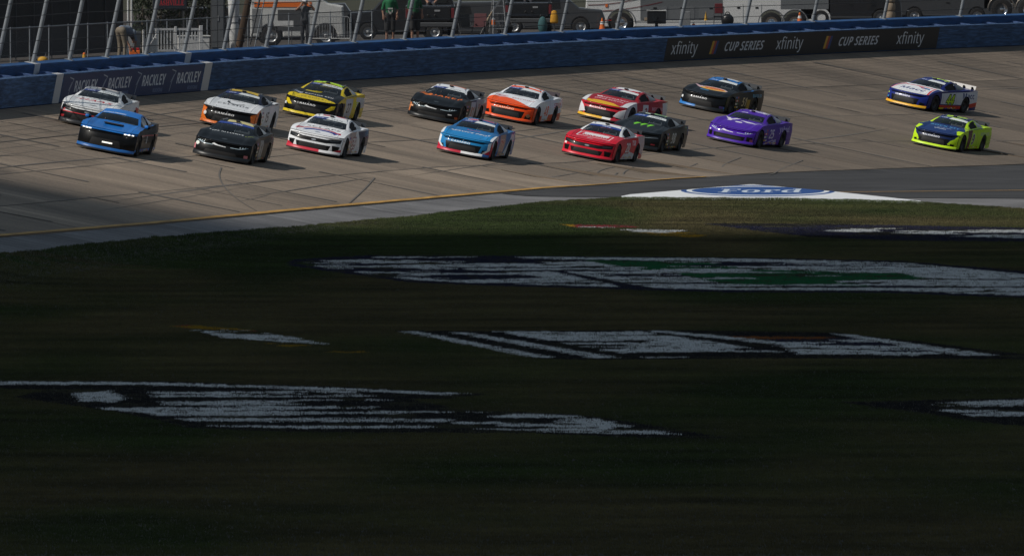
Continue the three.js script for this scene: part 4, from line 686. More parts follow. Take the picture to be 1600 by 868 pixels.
    top(q) { for (const s of [-1, 1]) { poly(q, [[s, 2.4], [s * .86, 2.1], [s * .72, 1.75], [s * .98, 1.5]], '#c4ee1c'); poly(q, [[s, 1.5], [s * .9, 1.2], [s * .76, .95], [s, .7]], '#bfe81c'); } writing(q, 'ROCK KIT', .02, 1.2, .24, '#4f9cd0', { width: 1.25 }); writing(q, 'brand shop', .1, 1.5, .1, '#b9c9dc', { width: .6 }); writing(q, 'MENARDS', 0, 1.72, .12, '#e6ecf2', { width: .5 }); writing(q, '9', .2, -.42, .75, '#c4ee1c', { width: .5 }); poly(q, [[-.4, -.1], [.0, -.1], [-.05, -.3], [-.4, -.3]], '#c4ee1c'); },
    front(q) { for (const s of [-1, 1]) poly(q, [[s * .95, -.68], [s * .88, -.6], [s * .82, -.5], [s * .7, -.42], [s * .6, -.26], [s * .95, -.12]], '#c0ea1a'); for (const s of [-1, 1]) poly(q, [[s * .72, -.3], [s * .86, -.28], [s * .84, -.18], [s * .70, -.18]], '#0b0c0e'); },
    flank(q) { poly(q, [[-.9, -.1], [-.5, -.1], [-.2, -.9], [-.8, -.9]], '#5a2a2a'); num(q, '9', -.1, -.52, .54, '#1a1c3a', { line: '#c9d0b0' }); writing(q, 'MENARDS', 1.4, -.72, .2, '#a9b8a0', { width: 1.2 }); poly(q, [[1.1, -.5], [2.4, -.7], [2.5, -.3], [1.4, -.2]], '#a8cc20'); }, split: [[0, 1, '#ccf41c']] },
];
for (const d of CARS) raceCar(d);
// ------------------------------------------------------------------ the camping lot behind the wall
const D_ = {
  black: mat(lin(.012, .013, .015), { roughness: .35 }), blackPaint: new THREE.MeshPhysicalMaterial({ color: lin(.012, .013, .016), roughness: .3, clearcoat: .8 }), greyPaint: new THREE.MeshPhysicalMaterial({ color: lin(.05, .054, .06), roughness: .32, clearcoat: .8 }),
  white: mat(lin(.66, .67, .67), { roughness: .5 }), offWhite: mat(lin(.55, .56, .55), { roughness: .6 }), grey: mat(lin(.20, .21, .22), { roughness: .6 }), darkGrey: mat(lin(.06, .064, .07), { roughness: .7 }), chrome: mat(lin(.75, .76, .78), { roughness: .14, metalness: 1 }),
  rubber: mat(lin(.014, .014, .015), { roughness: .9 }), glass: new THREE.MeshPhysicalMaterial({ color: lin(.02, .023, .026), roughness: .08, clearcoat: .5 }), red: mat(lin(.45, .02, .02), { roughness: .35 }), orange: mat(lin(.75, .16, .02), { roughness: .6 }), yellow: mat(lin(.6, .33, .03), { roughness: .6 }),
  teal: mat(lin(.03, .10, .11), { roughness: .8 }), tan: mat(lin(.32, .25, .18), { roughness: .8 }), maroon: mat(lin(.14, .02, .025), { roughness: .4 }), silver: mat(lin(.45, .46, .47), { roughness: .4, metalness: .5 }),
};
// dark privacy screen at far left, panel by panel
{
  const t = thing('privacy_screen', 'black fabric privacy screen on posts at the far left behind the fence', 'screen');
  const scr = [0, 1, 2].map(k => mat(lin(.016 + .004 * k, .020 + .004 * k, .027 + .004 * k), { roughness: .85, map: grain(64, 64, (u, v, x, y) => { const g = 190 + 70 * (hash2(x + 9 * k, Math.floor(y / 3)) - .5); return [g, g, g]; }) }));
  for (let i = 0; i < 9; i++) {
    const a = spot(-60 + i * 28, 437 + i * 1.9), b = spot(-60 + (i + 1) * 28, 437 + (i + 1) * 1.9);
    mesh('panel', sheet((u, v) => [lerp(a[0], b[0], u) , lerp(a[1], b[1], u) + .1 + v * 2.7, lerp(a[2], b[2], u) + .04 * Math.sin(u * 9 + v * 3 + i)], 6, 6), scr[i % 3], t);
    mesh('post', bar([a[0], a[1], a[2] + .06], [a[0], a[1] + 2.9, a[2] + .06], .03), D_.darkGrey, t);
  }
}
// low wire crowd fence running beside the wall
{
  const t = thing('crowd_fence', 'waist-high wire mesh fence running just behind the wall', 'fence');
  const net = new THREE.MeshStandardMaterial({ color: lin(.16, .17, .18), roughness: .6, alphaMap: netTex, transparent: true, side: THREE.DoubleSide });
  const at = (s, h) => { const [X, D] = plan(s, -3.6); return [X, outAt(X, D) + h, -D]; };
  for (let s = -20; s < 76; s += 3) {
    mesh('mesh_panel', sheet((q, h) => at(q, h), 2, 2, s, s + 3, .05, 1.22, (p, q, h) => [q / .05, h / .05]), net, t);
    mesh('post', bar(at(s, 0), at(s, 1.26), .022), galv, t);
    mesh('top_rail', bar(at(s, 1.22), at(s + 3, 1.22), .016), galv, t);
  }
}
// white rail section with pickets, boxes and bin
{
  const t = thing('picket_railing', 'white picket railing section standing behind the fence', 'railing', spot(274, 446), .22);
  for (const x of [-.86, .0, .92]) mesh('post', box(x > .5 ? .12 : .08, x > .5 ? 1.02 : .95, .08, x, .5, 0, .01), D_.white, t);
  for (const y of [.12, .88]) mesh('rail', box(1.75, .08, .05, .02, y, 0), D_.white, t);
  for (let i = 0; i < 15; i++) if (i !== 7) mesh('picket', box(.045, .7, .03, -.75 + i * .112, .5, 0), D_.white, t);
  const g = thing('panel_gate', 'white board panel leaning beside the picket railing', 'panel', spot(234, 445), .5); mesh('board', box(.5, .5, .05, 0, .35, 0, .01), D_.offWhite, g); for (const x of [-.26, .26]) mesh('post', box(.06, .9, .06, x, .45, 0), D_.white, g); mesh('brace', bar([-.24, .05, .04], [.24, .75, .04], .02), D_.white, g);
  const c = thing('utility_box', 'low white utility box behind the picket railing', 'box', spot(302, 451), .1); mesh('cabinet', box(1.15, .52, .5, 0, .3, 0, .03), D_.white, c); mesh('lid', box(1.2, .06, .55, 0, .59, 0, .02), D_.offWhite, c); mesh('latch', box(.08, .05, .02, 0, .5, .26), D_.grey, c);
  const b = thing('trash_bin', 'grey trash bin beside the bending person', 'bin', spot(209, 447)); mesh('drum', cyl(.25, .21, .75, 0, .42, 0, 18), D_.grey, b); mesh('lid', cyl(.265, .265, .06, 0, .83, 0, 18), D_.silver, b); mesh('handle', box(.16, .03, .04, 0, .87, 0), D_.darkGrey, b);
  for (const [px, D, h] of [[199.5, 456, 1.3], [205, 456, 1.28]]) { const p = thing('white_pole', px < 200 ? 'thin white pole, left one of the pair near the hedge' : 'thin white pole, right one of the pair near the hedge', 'pole', spot(px, D)); mesh('tube', cyl(.035, .035, 3, 0, 1.9, 0), D_.white, p); mesh('base', box(.3, .5, .3, 0, .2, 0, .02), D_.darkGrey, p); }
  const w = thing('grey_cabinet', 'tall grey steel cabinet between hedge and timber pole', 'cabinet', spot(340, 451)); mesh('case', box(.5, 2.6, .5, 0, 1.3, 0, .02), D_.darkGrey, w); mesh('door', box(.2, 2.3, .02, -.11, 1.3, .262), mat(lin(.09, .1, .11)), w); mesh('door', box(.2, 2.3, .02, .11, 1.3, .262), mat(lin(.09, .1, .11)), w); mesh('handle', box(.03, .2, .03, .02, 1.2, .28), D_.silver, w);
  const f = thing('canopy_bundle', 'folded white canopy standing upright beside the timber pole', 'canopy', spot(365, 456)); mesh('fabric', new THREE.LatheGeometry([[.0, 0], [.15, .02], [.17, .5], [.20, .9], [.15, 1.0], [.19, 1.2], [.24, 2.2], [.1, 2.5], [0, 2.55]].map(p => new THREE.Vector2(...p)), 9), D_.white, f); mesh('strap', cyl(.175, .175, .06, 0, 1.0, 0, 9), D_.grey, f);
}
// sign on the hedge
{
  const s = thing('lot_sign', 'dark sign board with red NASHVILLE lettering before the hedge', 'sign', spot(265, 455), .05);
  mesh('board', box(1.25, .62, .05, 0, 1.88, 0, .015), mat(lin(.02, .028, .04)), s);
  mesh('lettering', new THREE.PlaneGeometry(1.2, .56).translate(0, 1.88, .030), mat(0xffffff, { roughness: .7, map: canvas(256, 120, (c, w, h) => { c.fillStyle = '#1b2530'; c.fillRect(0, 0, w, h); writing(c, 'NASHVILLE', w / 2, h * .62, 52, '#c4202e', { width: 222, font: 'serif' }); }) }), s);
  for (const x of [-.5, .5]) mesh('leg', box(.06, 1.7, .05, x, .8, -.03), D_.darkGrey, s);
  const h = thing('hedge', 'dark green hedge behind the sign', 'hedge'); const P = [];
  const a = spot(208, 458), b = spot(352, 460);
  for (let i = 0; i < 9000; i++) { const u = rnd(), y = rnd() * 2.7 * (.9 + .15 * vnoise(u * 9, 1)), x = lerp(a[0], b[0], u), z = lerp(a[2], b[2], u) + rr(-.3, .35) + .2 * (vnoise(u * 16, y * 3) - .5), r = rr(.04, .09); for (let k = 0; k < 3; k++) { P.push(x + rr(-r, r), a[1] + y + rr(-r, r), z + rr(-r, r)); } }
  const g = new THREE.BufferGeometry(); g.setAttribute('position', new THREE.Float32BufferAttribute(P, 3)); g.computeVertexNormals(); mesh('foliage', g, mat(lin(.022, .036, .014), { roughness: .9 }), h);
  for (let i = 0; i < 5; i++) { const u = (i + .5) / 5; mesh('stem', bar([lerp(a[0], b[0], u), a[1], lerp(a[2], b[2], u)], [lerp(a[0], b[0], u), a[1] + 1.8, lerp(a[2], b[2], u)], .05, .02), D_.tan, h); }
}
// timber pole with stay cables
{
  const p = spot(371, 455), t = thing('timber_pole', 'leaning brown timber pole behind the fence', 'pole', p);
  mesh('shaft', bar([0, -.1, 0], [.95, 4.6, 0], .135, .11, 12), mat(lin(.15, .095, .06), { roughness: .95, map: grain(64, 256, (u, v, x, y) => { const g = 170 + 130 * (fbm(u * 14, v * 5) - .5); return [g, g, g]; }) }), t);
  mesh('stay', bar([.45, .2, .1], [1.35, 4.4, .1], .03), D_.darkGrey, t); mesh('stay', bar([.62, .1, .1], [1.5, 4.4, .1], .022), galv, t);
  for (let i = 0; i < 4; i++) mesh('bracket', bar([.1 + i * .14, .6 + i * .6, .1], [.55 + i * .14, .45 + i * .6, .1], .018), D_.darkGrey, t);
}
// small equipment on the wall
{
  const a = thing('equipment_case', 'round yellow equipment case with a whip antenna on the wall, far left', 'case', spot(66, 422)); mesh('shell', new THREE.SphereGeometry(.15, 14, 10).scale(1.15, .8, .9).translate(0, .12, 0), D_.yellow, a); mesh('base', cyl(.15, .16, .06, 0, .02, 0), D_.darkGrey, a); mesh('antenna', bar([.06, .2, 0], [.13, .38, 0], .006), D_.grey, a);
  const b = thing('warning_beacon', 'small yellow warning beacon standing on the wall', 'beacon', spot(131, 430)); mesh('body', cyl(.055, .075, .2, 0, .1, 0, 10), D_.yellow, b); mesh('head', new THREE.SphereGeometry(.05, 10, 8).translate(0, .22, 0), D_.orange, b); mesh('antenna', bar([.02, .24, 0], [.1, .42, 0], .006), D_.grey, b);
  const c = thing('cable_coil', 'black cable coil lying at the foot of a fence post', 'cable', spot(35, 419)); mesh('coil', merge([0, 1, 2].map(i => new THREE.TorusGeometry(.15, .022, 6, 24).rotateX(Math.PI / 2).translate(.01 * i, .03 + .04 * i, 0))), D_.rubber, c);
  const d = thing('tool_case', 'orange and red tool case at the feet of the bending person', 'tool case', spot(210, 440)); mesh('case', box(.38, .2, .2, 0, .12, 0, .03), D_.orange, d); mesh('lid', box(.3, .08, .18, .02, .26, 0, .02), D_.red, d); mesh('handle', new THREE.TorusGeometry(.06, .012, 6, 14, Math.PI).translate(0, .3, 0), D_.grey, d);
  const k = thing('tv_camera', 'black television camera in a hooded housing on the wall', 'camera', spot(1026, 516)); mesh('housing', box(.78, .52, .5, 0, .50, 0, .03), D_.black, k); mesh('hood', box(.82, .05, .56, 0, .79, 0, .01), D_.white, k); mesh('lens', cyl(.12, .12, .2, 0, 0, 0, 16).rotateX(Math.PI / 2).translate(-.1, .5, .33), D_.glass, k); mesh('mount', cyl(.05, .09, .4, 0, .16, 0), D_.darkGrey, k); mesh('monitor', box(.2, .16, .05, -.4, .42, .1, .01), D_.tan, k);
  const e = thing('equipment_rack', 'grey equipment rack beside the television camera', 'rack', spot(1071, 519)); mesh('case', box(.42, .62, .3, 0, .4, 0, .02), D_.grey, e); mesh('top_unit', box(.16, .1, .2, -.1, .76, 0, .01), D_.silver, e); for (const x of [-.18, .18]) mesh('foot', box(.05, .1, .28, x, .05, 0), D_.black, e);
  const o = thing('orange_bottle', 'orange bottle standing on the wall beside the rack', 'bottle', spot(1084, 519)); mesh('bottle', cyl(.06, .07, .16, 0, .1, 0), D_.orange, o); mesh('cap', cyl(.025, .03, .05, 0, .2, 0), D_.white, o);
  const fl = thing('marker_flag', 'furled yellow marker flag leaning by the wall', 'flag', spot(1102, 523)); mesh('staff', bar([0, 0, 0], [.04, .75, 0], .01), D_.grey, fl); mesh('cloth', new THREE.ConeGeometry(.08, .4, 7).translate(.03, .5, 0), D_.yellow, fl);
  const bc = thing('black_chair', 'black folding chair behind the wall before the motorhome', 'chair', spot(1122, 525)); mesh('backrest', box(.34, .42, .05, .04, .78, -.1, .02), D_.maroon, bc); mesh('seat', box(.4, .05, .4, 0, .45, .05, .02), D_.black, bc); for (const [x, z] of [[-.18, -.15], [.18, -.15], [-.18, .22], [.18, .22]]) mesh('leg', bar([x, 0, z], [x * .8, .9 - (z > 0 ? .45 : 0), z * .7], .012), D_.darkGrey, bc);
  const co = thing('duffel_bag', 'lumpy black duffel bag on the ground by the wall', 'bag', spot(1137, 527)); mesh('bag', new THREE.SphereGeometry(.3, 12, 10).scale(.9, .9, .7).translate(0, .28, 0), D_.black, co); mesh('handle', new THREE.TorusGeometry(.1, .02, 6, 12, Math.PI).translate(0, .52, 0), D_.black, co);
  for (const [px, D, l] of [[941, 548, 'orange traffic cone beside the front wheel of the motorhome'], [1250, 578, 'orange traffic cone beside the rear wheels of the motorhome']]) { const q = thing('traffic_cone', l, 'cone', spot(px, D)); mesh('cone', cyl(.03, .15, .55, 0, .3, 0, 14), D_.orange, q); mesh('base', box(.36, .04, .36, 0, .02, 0), D_.orange, q); mesh('collar', cyl(.075, .1, .12, 0, .36, 0, 14), D_.white, q); }
}
// steel crowd barrier
{
  const t = thing('steel_barrier', 'bright steel crowd barrier with rounded frame behind the wall', 'barrier', spot(512, 475), .05);
  const pts = [[-.85, .02], [-.85, .95], [-.75, 1.05], [.72, 1.05], [.83, .93], [.85, .02]].map(p => new THREE.Vector3(p[0], p[1], 0));
  mesh('frame', new THREE.TubeGeometry(new THREE.CatmullRomCurve3(pts, false, 'catmullrom', .2), 50, .022, 6), D_.silver, t); mesh('lower_rail', bar([-.85, .22, 0], [.85, .22, 0], .02), D_.white, t);
  for (let i = 0; i < 15; i++) mesh('upright', bar([-.74 + i * .106, .22, 0], [-.74 + i * .106, 1.04, 0], .008), D_.silver, t);
  for (const x of [-.7, .7]) mesh('foot', box(.04, .03, .5, x, .015, 0), D_.silver, t);
}
// wheels for road vehicles
function roadWheel(t, x, y, z, r, w, chrome, name = 'wheel') {
  const g = new THREE.Group(); g.name = name; t.add(g); g.position.set(x, y, z);
  mesh('tyre', new THREE.LatheGeometry([[r * .58, -w / 2], [r * .93, -w / 2], [r, -w / 3], [r, w / 3], [r * .93, w / 2], [r * .58, w / 2]].map(p => new THREE.Vector2(...p)), 28).rotateX(Math.PI / 2), D_.rubber, g);
  mesh('rim', merge([new THREE.LatheGeometry([[0, .12], [r * .16, .13], [r * .2, .06], [r * .42, .03], [r * .52, .10], [r * .6, .11]].map(p => new THREE.Vector2(p[0], p[1] * w * 3)), 24).rotateX(Math.PI / 2), ...Array.from({ length: 8 }, (_, i) => new THREE.SphereGeometry(r * .045, 6, 5).translate(r * .32 * Math.cos(i * .785), r * .32 * Math.sin(i * .785), w * .2))]), chrome ? D_.chrome : D_.silver, g);
}
// side profile with wheel openings, extruded to width
function shell(pts, wheels, width, bevel = .05) {
  const s = new THREE.Shape(); s.moveTo(...pts[0]);
  for (const p of pts.slice(1)) s.lineTo(...p);
  const yb = pts[0][1]; const ws = [...wheels].sort((a, b) => b[0] - a[0]);
  for (const [x, y, r] of ws) { const dx = Math.sqrt(Math.max(.01, r * r - (yb - y) ** 2)), a = Math.asin((yb - y) / r); s.lineTo(x + dx, yb); s.absarc(x, y, r, a, Math.PI - a, false); }
  s.closePath();
  return new THREE.ExtrudeGeometry(s, { depth: width - 2 * bevel, bevelEnabled: true, bevelSize: bevel, bevelThickness: bevel, bevelSegments: 2, curveSegments: 14 }).translate(0, 0, -width + bevel);
}
// motorhome, side on, nose to the left
{
  const o = spot(918, 600), t = thing('motorhome', 'white and grey motorhome parked side on with chrome wheels', 'motorhome', o);
  const fx = 1.62, r1 = 8.85, r2 = 9.98, R = .5;
  mesh('body', shell([[.0, .34], [-.05, .8], [.02, 2.6], [.5, 3.4], [11.6, 3.45], [11.7, .34]], [[fx, R, .66], [r1, R, .62], [r2, R, .62]], 2.5), new THREE.MeshPhysicalMaterial({ color: lin(.68, .69, .69), roughness: .35, clearcoat: .7 }), t);
  mesh('side_panel', sheet((u, v) => [lerp(2.55, 6.5, u), lerp(.62, 2.4, v) , .004 + .0], 2, 2), mat(lin(.13, .14, .15), { roughness: .35 }), t).position.z = .003;
  mesh('side_panel', sheet((u, v) => [lerp(9.3, 11.6, u), lerp(1.15, 2.4, v), .006], 2, 2), mat(lin(.15, .16, .17), { roughness: .35 }), t);
  mesh('side_panel', sheet((u, v) => [lerp(2.2, 11.6, u), lerp(1.75, 3.0, v) + .1 * (1 - u), .009], 6, 2), mat(lin(.17, .18, .19), { roughness: .35 }), t);
  for (const x of [2.9, 4.2, 5.6]) { const b = mesh('storage_door', box(1.2, .62, .012, x + .35, .98, .012), mat(lin(.15, .16, .17), { roughness: .4 }), t); mesh('latch', box(.16, .08, .02, x + .35, 1.2, .022), D_.black, b); }
  for (const x of [6.72, 7.6]) { const b = mesh('storage_door', box(.82, .9, .012, x + .35, .95, .012), D_.white, t); mesh('latch', box(.14, .08, .02, x + .55, 1.22, .022), D_.black, b); }
  for (const [a, b] of [[1.05, 1.5], [1.35, 2.0]]) mesh('stripe', sheet((u, v) => [lerp(.02, 3.6, u), lerp(a, b, u * u) + .035 * (v - .5), .018], 10, 1), D_.maroon, t);
  mesh('stripe', box(1.0, .035, .01, .7, .62, .012), D_.red, t); mesh('stripe', box(5.5, .04, .01, 5.0, .56, .012), D_.offWhite, t);
  mesh('marker_light', box(.12, .14, .03, .92, 1.32, .015), D_.orange, t); mesh('vent', box(.18, .1, .02, .45, 1.12, .015), D_.black, t); mesh('vent', box(.14, .1, .02, .48, .86, .015), D_.chrome, t);
  mesh('wheel_arch', merge([[fx, .68], [r1, .63], [r2, .63]].map(([x, r]) => new THREE.TorusGeometry(r, .03, 6, 24, Math.PI).translate(x, R, .0))), D_.grey, t);
  mesh('underframe', box(11, .5, 2.2, 5.9, .45, -1.25), D_.black, t);
  roadWheel(t, fx, R, -.12, .51, .3, true); roadWheel(t, r1, R, -.12, .5, .3, true); roadWheel(t, r2, R, -.12, .5, .3, true);
  for (const x of [3.4, 6.2, 8.4]) { const w = mesh('window', box(1.3, .7, .02, x, 2.55, .014), D_.glass, t); mesh('frame', box(1.4, .04, .03, x, 2.18, .016), D_.black, w); }
}
function roadCar(px, D, o) {
  const t = thing(o.name, o.label, o.category, spot(px, D), o.turn || 0, o.group), m = o.mat, L = o.L, fl = o.flip ? -1 : 1;
  const pts = o.profile.map(([x, y]) => [x * L, y]);
  mesh('body', shell(pts, o.wheels.map(x => [x * L, .38, .46]), 1.95, .08), m, t);
  mesh('underframe', box(L * .9, .4, 1.5, L / 2, .45, -.95), D_.black, t);
  for (const x of o.wheels) roadWheel(t, x * L, .38, -.1, .38, .25, false);
  for (const [x0, x1, y0, y1, dx] of o.windows) mesh('window', sheet((u, v) => [lerp(x0 * L, x1 * L, u) + dx * L * v * (1 - 2 * u), lerp(y0, y1, v), .004], 2, 2), D_.glass, t);
  for (const q of o.handles || []) mesh('door_handle', box(.18, .035, .03, q * L, 1.02, .012), o.trim || D_.black, t);
  mesh('sill', box(L * .42, .06, .03, L * .5, .42, .0), D_.darkGrey, t);
  for (const [x, y, w, h, mm] of o.lamps || []) mesh('lamp', box(w, h, .05, x * L, y, -.03, .01), mm, t);
  if (o.bumper) mesh('bumper', box(.12, .2, 1.9, o.bumper * L, .5, -.97, .03), D_.chrome, t);
  return t;
}
const SUV = [[0, .32], [-.005, .75], [.02, 1.05], [.22, 1.14], [.36, 1.70], [.9, 1.74], [.985, 1.12], [1, .32]];
const SEDAN = [[0, .3], [-.003, .62], [.03, .82], [.28, .95], [.42, 1.38], [.68, 1.40], [.86, 1.0], [.985, .95], [1, .3]];
const PICK = [[0, .42], [-.005, .95], [.02, 1.15], [.24, 1.22], [.34, 1.8], [.58, 1.82], [.62, 1.2], [.995, 1.2], [1, .42]];
roadCar(770, 556, { name: 'parked_suv', label: 'dark grey SUV with bright windshield trim left of the motorhome', category: 'suv', L: 4.9, mat: D_.greyPaint, turn: .0, profile: SUV.map(([x, y]) => [1 - x, y]).reverse(), wheels: [.19, .8], windows: [[.12, .36, 1.15, 1.58, .02], [.38, .62, 1.15, 1.58, .01]], handles: [.44, .66], lamps: [[.975, .82, .16, .1, D_.white]] });
roadCar(1252, 600, { name: 'parked_car', label: 'black SUV with red tail lamp right of the motorhome wheels', category: 'suv', L: 4.8, mat: D_.blackPaint, profile: SUV, wheels: [.2, .8], windows: [[.38, .6, 1.18, 1.6, .02], [.62, .86, 1.18, 1.6, .01]], handles: [.5, .72], lamps: [[.36, 1.45, .07, .28, D_.red], [.36, .82, .09, .14, D_.red]] });
roadCar(1395, 612, { name: 'dark_pickup', label: 'dark pickup truck with chrome step behind the right end of the banner', category: 'pickup', L: 5.4, mat: D_.greyPaint, profile: PICK, wheels: [.2, .77], windows: [[.36, .46, 1.22, 1.7, .02], [.475, .58, 1.22, 1.7, .0]], handles: [.5], lamps: [[.1, .62, .9, .06, D_.chrome], [.965, .95, .12, .2, D_.red]] });
roadCar(1500, 640, { name: 'parked_van', label: 'dark grey van at the upper right beyond the fence', category: 'van', L: 5.2, mat: D_.darkGrey, profile: [[0, .32], [-.004, .8], [.04, 1.1], [.16, 1.2], [.28, 2.1], [.98, 2.15], [1, .32]], wheels: [.18, .8], windows: [[.2, .34, 1.25, 1.8, .02], [.4, .6, 1.25, 1.8, 0]], handles: [.38] });
// truck with chrome tandem wheels at the right edge
{
  const t = thing('tandem_truck', 'dark truck with polished tandem wheels at the right edge', 'truck', spot(1548, 612));
  mesh('body', shell([[-.3, .55], [-.3, 1.3], [-.2, 2.6], [3.6, 2.7], [3.7, .55]], [[.55, .52, .68], [1.9, .52, .68]], 2.4), D_.blackPaint, t); mesh('fender', merge([.55, 1.9].map(x => new THREE.TorusGeometry(.66, .05, 6, 24, Math.PI).translate(x, .52, .0))), mat(lin(.30, .27, .24), { metalness: .8, roughness: .25 }), t);
  roadWheel(t, .55, .52, -.1, .52, .3, true); roadWheel(t, 1.9, .52, -.1, .52, .3, true); mesh('side_box', box(.5, .5, .02, 3.0, 1.0, .01), D_.darkGrey, t);
}
// tan barrels
{
  const t = thing('barrel_stack', 'stack of tan plastic barrels beside the dark pickup', 'barrels', spot(1392, 585));
  for (let k = 0; k < 4; k++) mesh('barrel', new THREE.LatheGeometry([[0, 0], [.2, 0], [.22, .05], [.23, .18], [.22, .32], [.19, .36], [0, .36]].map(p => new THREE.Vector2(...p)), 18).translate(0, .15 + k * .37, 0), D_.tan, t);
}
// rescue truck with an orange stripe
{
  const t = thing('rescue_truck', 'white rescue truck with an orange stripe behind the steel barrier', 'truck', spot(393, 480));
  mesh('body', shell([[0, .42], [0, 2.5], [2.25, 2.5], [2.35, 2.0], [2.9, 1.62], [3.45, 1.5], [3.5, .42]], [[.75, .42, .5], [2.85, .42, .5]], 2.0, .06), D_.offWhite, t);
  mesh('orange_stripe', box(2.2, .2, .015, 1.2, 1.62, .01), D_.orange, t); mesh('lower_panel', box(1.1, .8, .012, 1.55, 1.02, .008), D_.darkGrey, t); mesh('lower_panel', box(.36, .9, .012, .2, 1.0, .008), D_.grey, t);
  mesh('window', box(.55, .5, .014, 1.95, 2.1, .01), D_.glass, t); mesh('underframe', box(3.2, .5, 1.7, 1.75, .5, -1.0), D_.black, t);
  roadWheel(t, .75, .42, -.12, .42, .26, false); roadWheel(t, 2.85, .42, -.12, .42, .26, false);
  const b = thing('notice_board', 'small white notice board below the orange stripe of the truck', 'board', spot(443, 468)); mesh('panel', box(.74, .22, .03, 0, .86, 0, .008), D_.white, b); for (const x of [-.3, .3]) mesh('leg', bar([x, 0, -.02], [x, .8, -.02], .015), D_.darkGrey, b);
}
// pickups seen from behind
function pickupRear(px, D, label) {
  const t = thing('black_pickup', label, 'pickup', spot(px, D), 0, 'black pickups parked tail first');
  mesh('tailgate', box(1.62, .56, .08, 0, 1.0, 0, .03), D_.blackPaint, t);
  mesh('bed', merge([box(.16, .62, 1.9, -.9, 1.0, -.95, .04), box(.16, .62, 1.9, .9, 1.0, -.95, .04), box(1.7, .06, 1.8, 0, .75, -.95)]), D_.blackPaint, t);
  mesh('cab', merge([new THREE.ExtrudeGeometry(new THREE.Shape([[-.9, 0], [.9, 0], [.72, .62], [-.72, .62]].map(p => new THREE.Vector2(...p))), { depth: 1.5, bevelEnabled: true, bevelSize: .06, bevelThickness: .06 }).translate(0, 1.26, -3.6), box(1.9, .9, 3.4, 0, .9, -3.6, .08)]), D_.blackPaint, t);
  mesh('rear_window', box(1.3, .4, .03, 0, 1.58, -2.02, .01), D_.glass, t);
  mesh('bumper', box(1.9, .2, .2, 0, .56, .06, .05), D_.darkGrey, t); mesh('bed_rail', box(1.66, .035, .05, 0, 1.30, .0, .01), D_.chrome, t); mesh('name_plate', box(.22, .07, .02, .28, 1.12, .05), D_.silver, t);
  for (const s of [-1, 1]) { mesh('tail_lamp', box(.12, .4, .06, s * .9, 1.02, .02, .02), D_.maroon, t); roadWheel(t, s * .82, .4, -.9, .4, .28, false); t.children.at(-1).rotation.y = Math.PI / 2; }
}
pickupRear(672, 492, 'black pickup with bright bed rail behind the green shirted people');
pickupRear(826, 520, 'black pickup with bright bed rail left of the grey SUV');
// far vehicles that close the view at the top of the lot
for (const [px, D, m, f, n, l] of [[205, 560, D_.blackPaint, SUV, 'far_car', 'black SUV far behind the hedge'], [380, 560, D_.greyPaint, SUV, 'far_car', 'dark SUV far behind the rescue truck'], [540, 560, D_.blackPaint, PICK, 'far_car', 'black pickup side on, far behind the steel barrier'], [640, 600, D_.greyPaint, SUV, 'far_car', 'grey SUV far behind the black pickups'], [1400, 700, D_.blackPaint, SUV, 'far_car', 'black SUV far behind the tan barrels']])
  roadCar(px, D, { name: n, label: l, category: 'car', L: 5, mat: m, profile: f, wheels: [.2, .8], windows: [[.38, .6, 1.2, 1.62, .02]], group: 'cars parked far back in the lot' });
// camp chairs and clutter by the fence
function campChair(px, D, m, label, turn) {
  const t = thing('camp_chair', label, 'chair', spot(px, D), turn, 'camp chairs behind the fence');
  mesh('seat', box(.5, .04, .45, 0, .42, 0, .015), m, t); mesh('backrest', box(.5, .5, .04, 0, .72, -.24, .015).rotateX(-.12), m, t);
  for (const [a, b] of [[[-.26, 0, .22], [-.26, .62, -.22]], [[.26, 0, .22], [.26, .62, -.22]], [[-.26, 0, -.24], [-.26, .62, .22]], [[.26, 0, -.24], [.26, .62, .22]]]) mesh('leg', bar(a, b, .011), D_.darkGrey, t);
  for (const s of [-1, 1]) mesh('armrest', box(.06, .025, .44, s * .27, .63, 0), D_.black, t);
}
campChair(728, 490, D_.black, 'black camp chair, leftmost of the three by the fence', .3);
campChair(748, 492, mat(lin(.10, .03, .035)), 'dark red camp chair, middle of the three by the fence', -.2);
campChair(792, 496, D_.darkGrey, 'grey camp chair, rightmost of the three by the fence', .4);
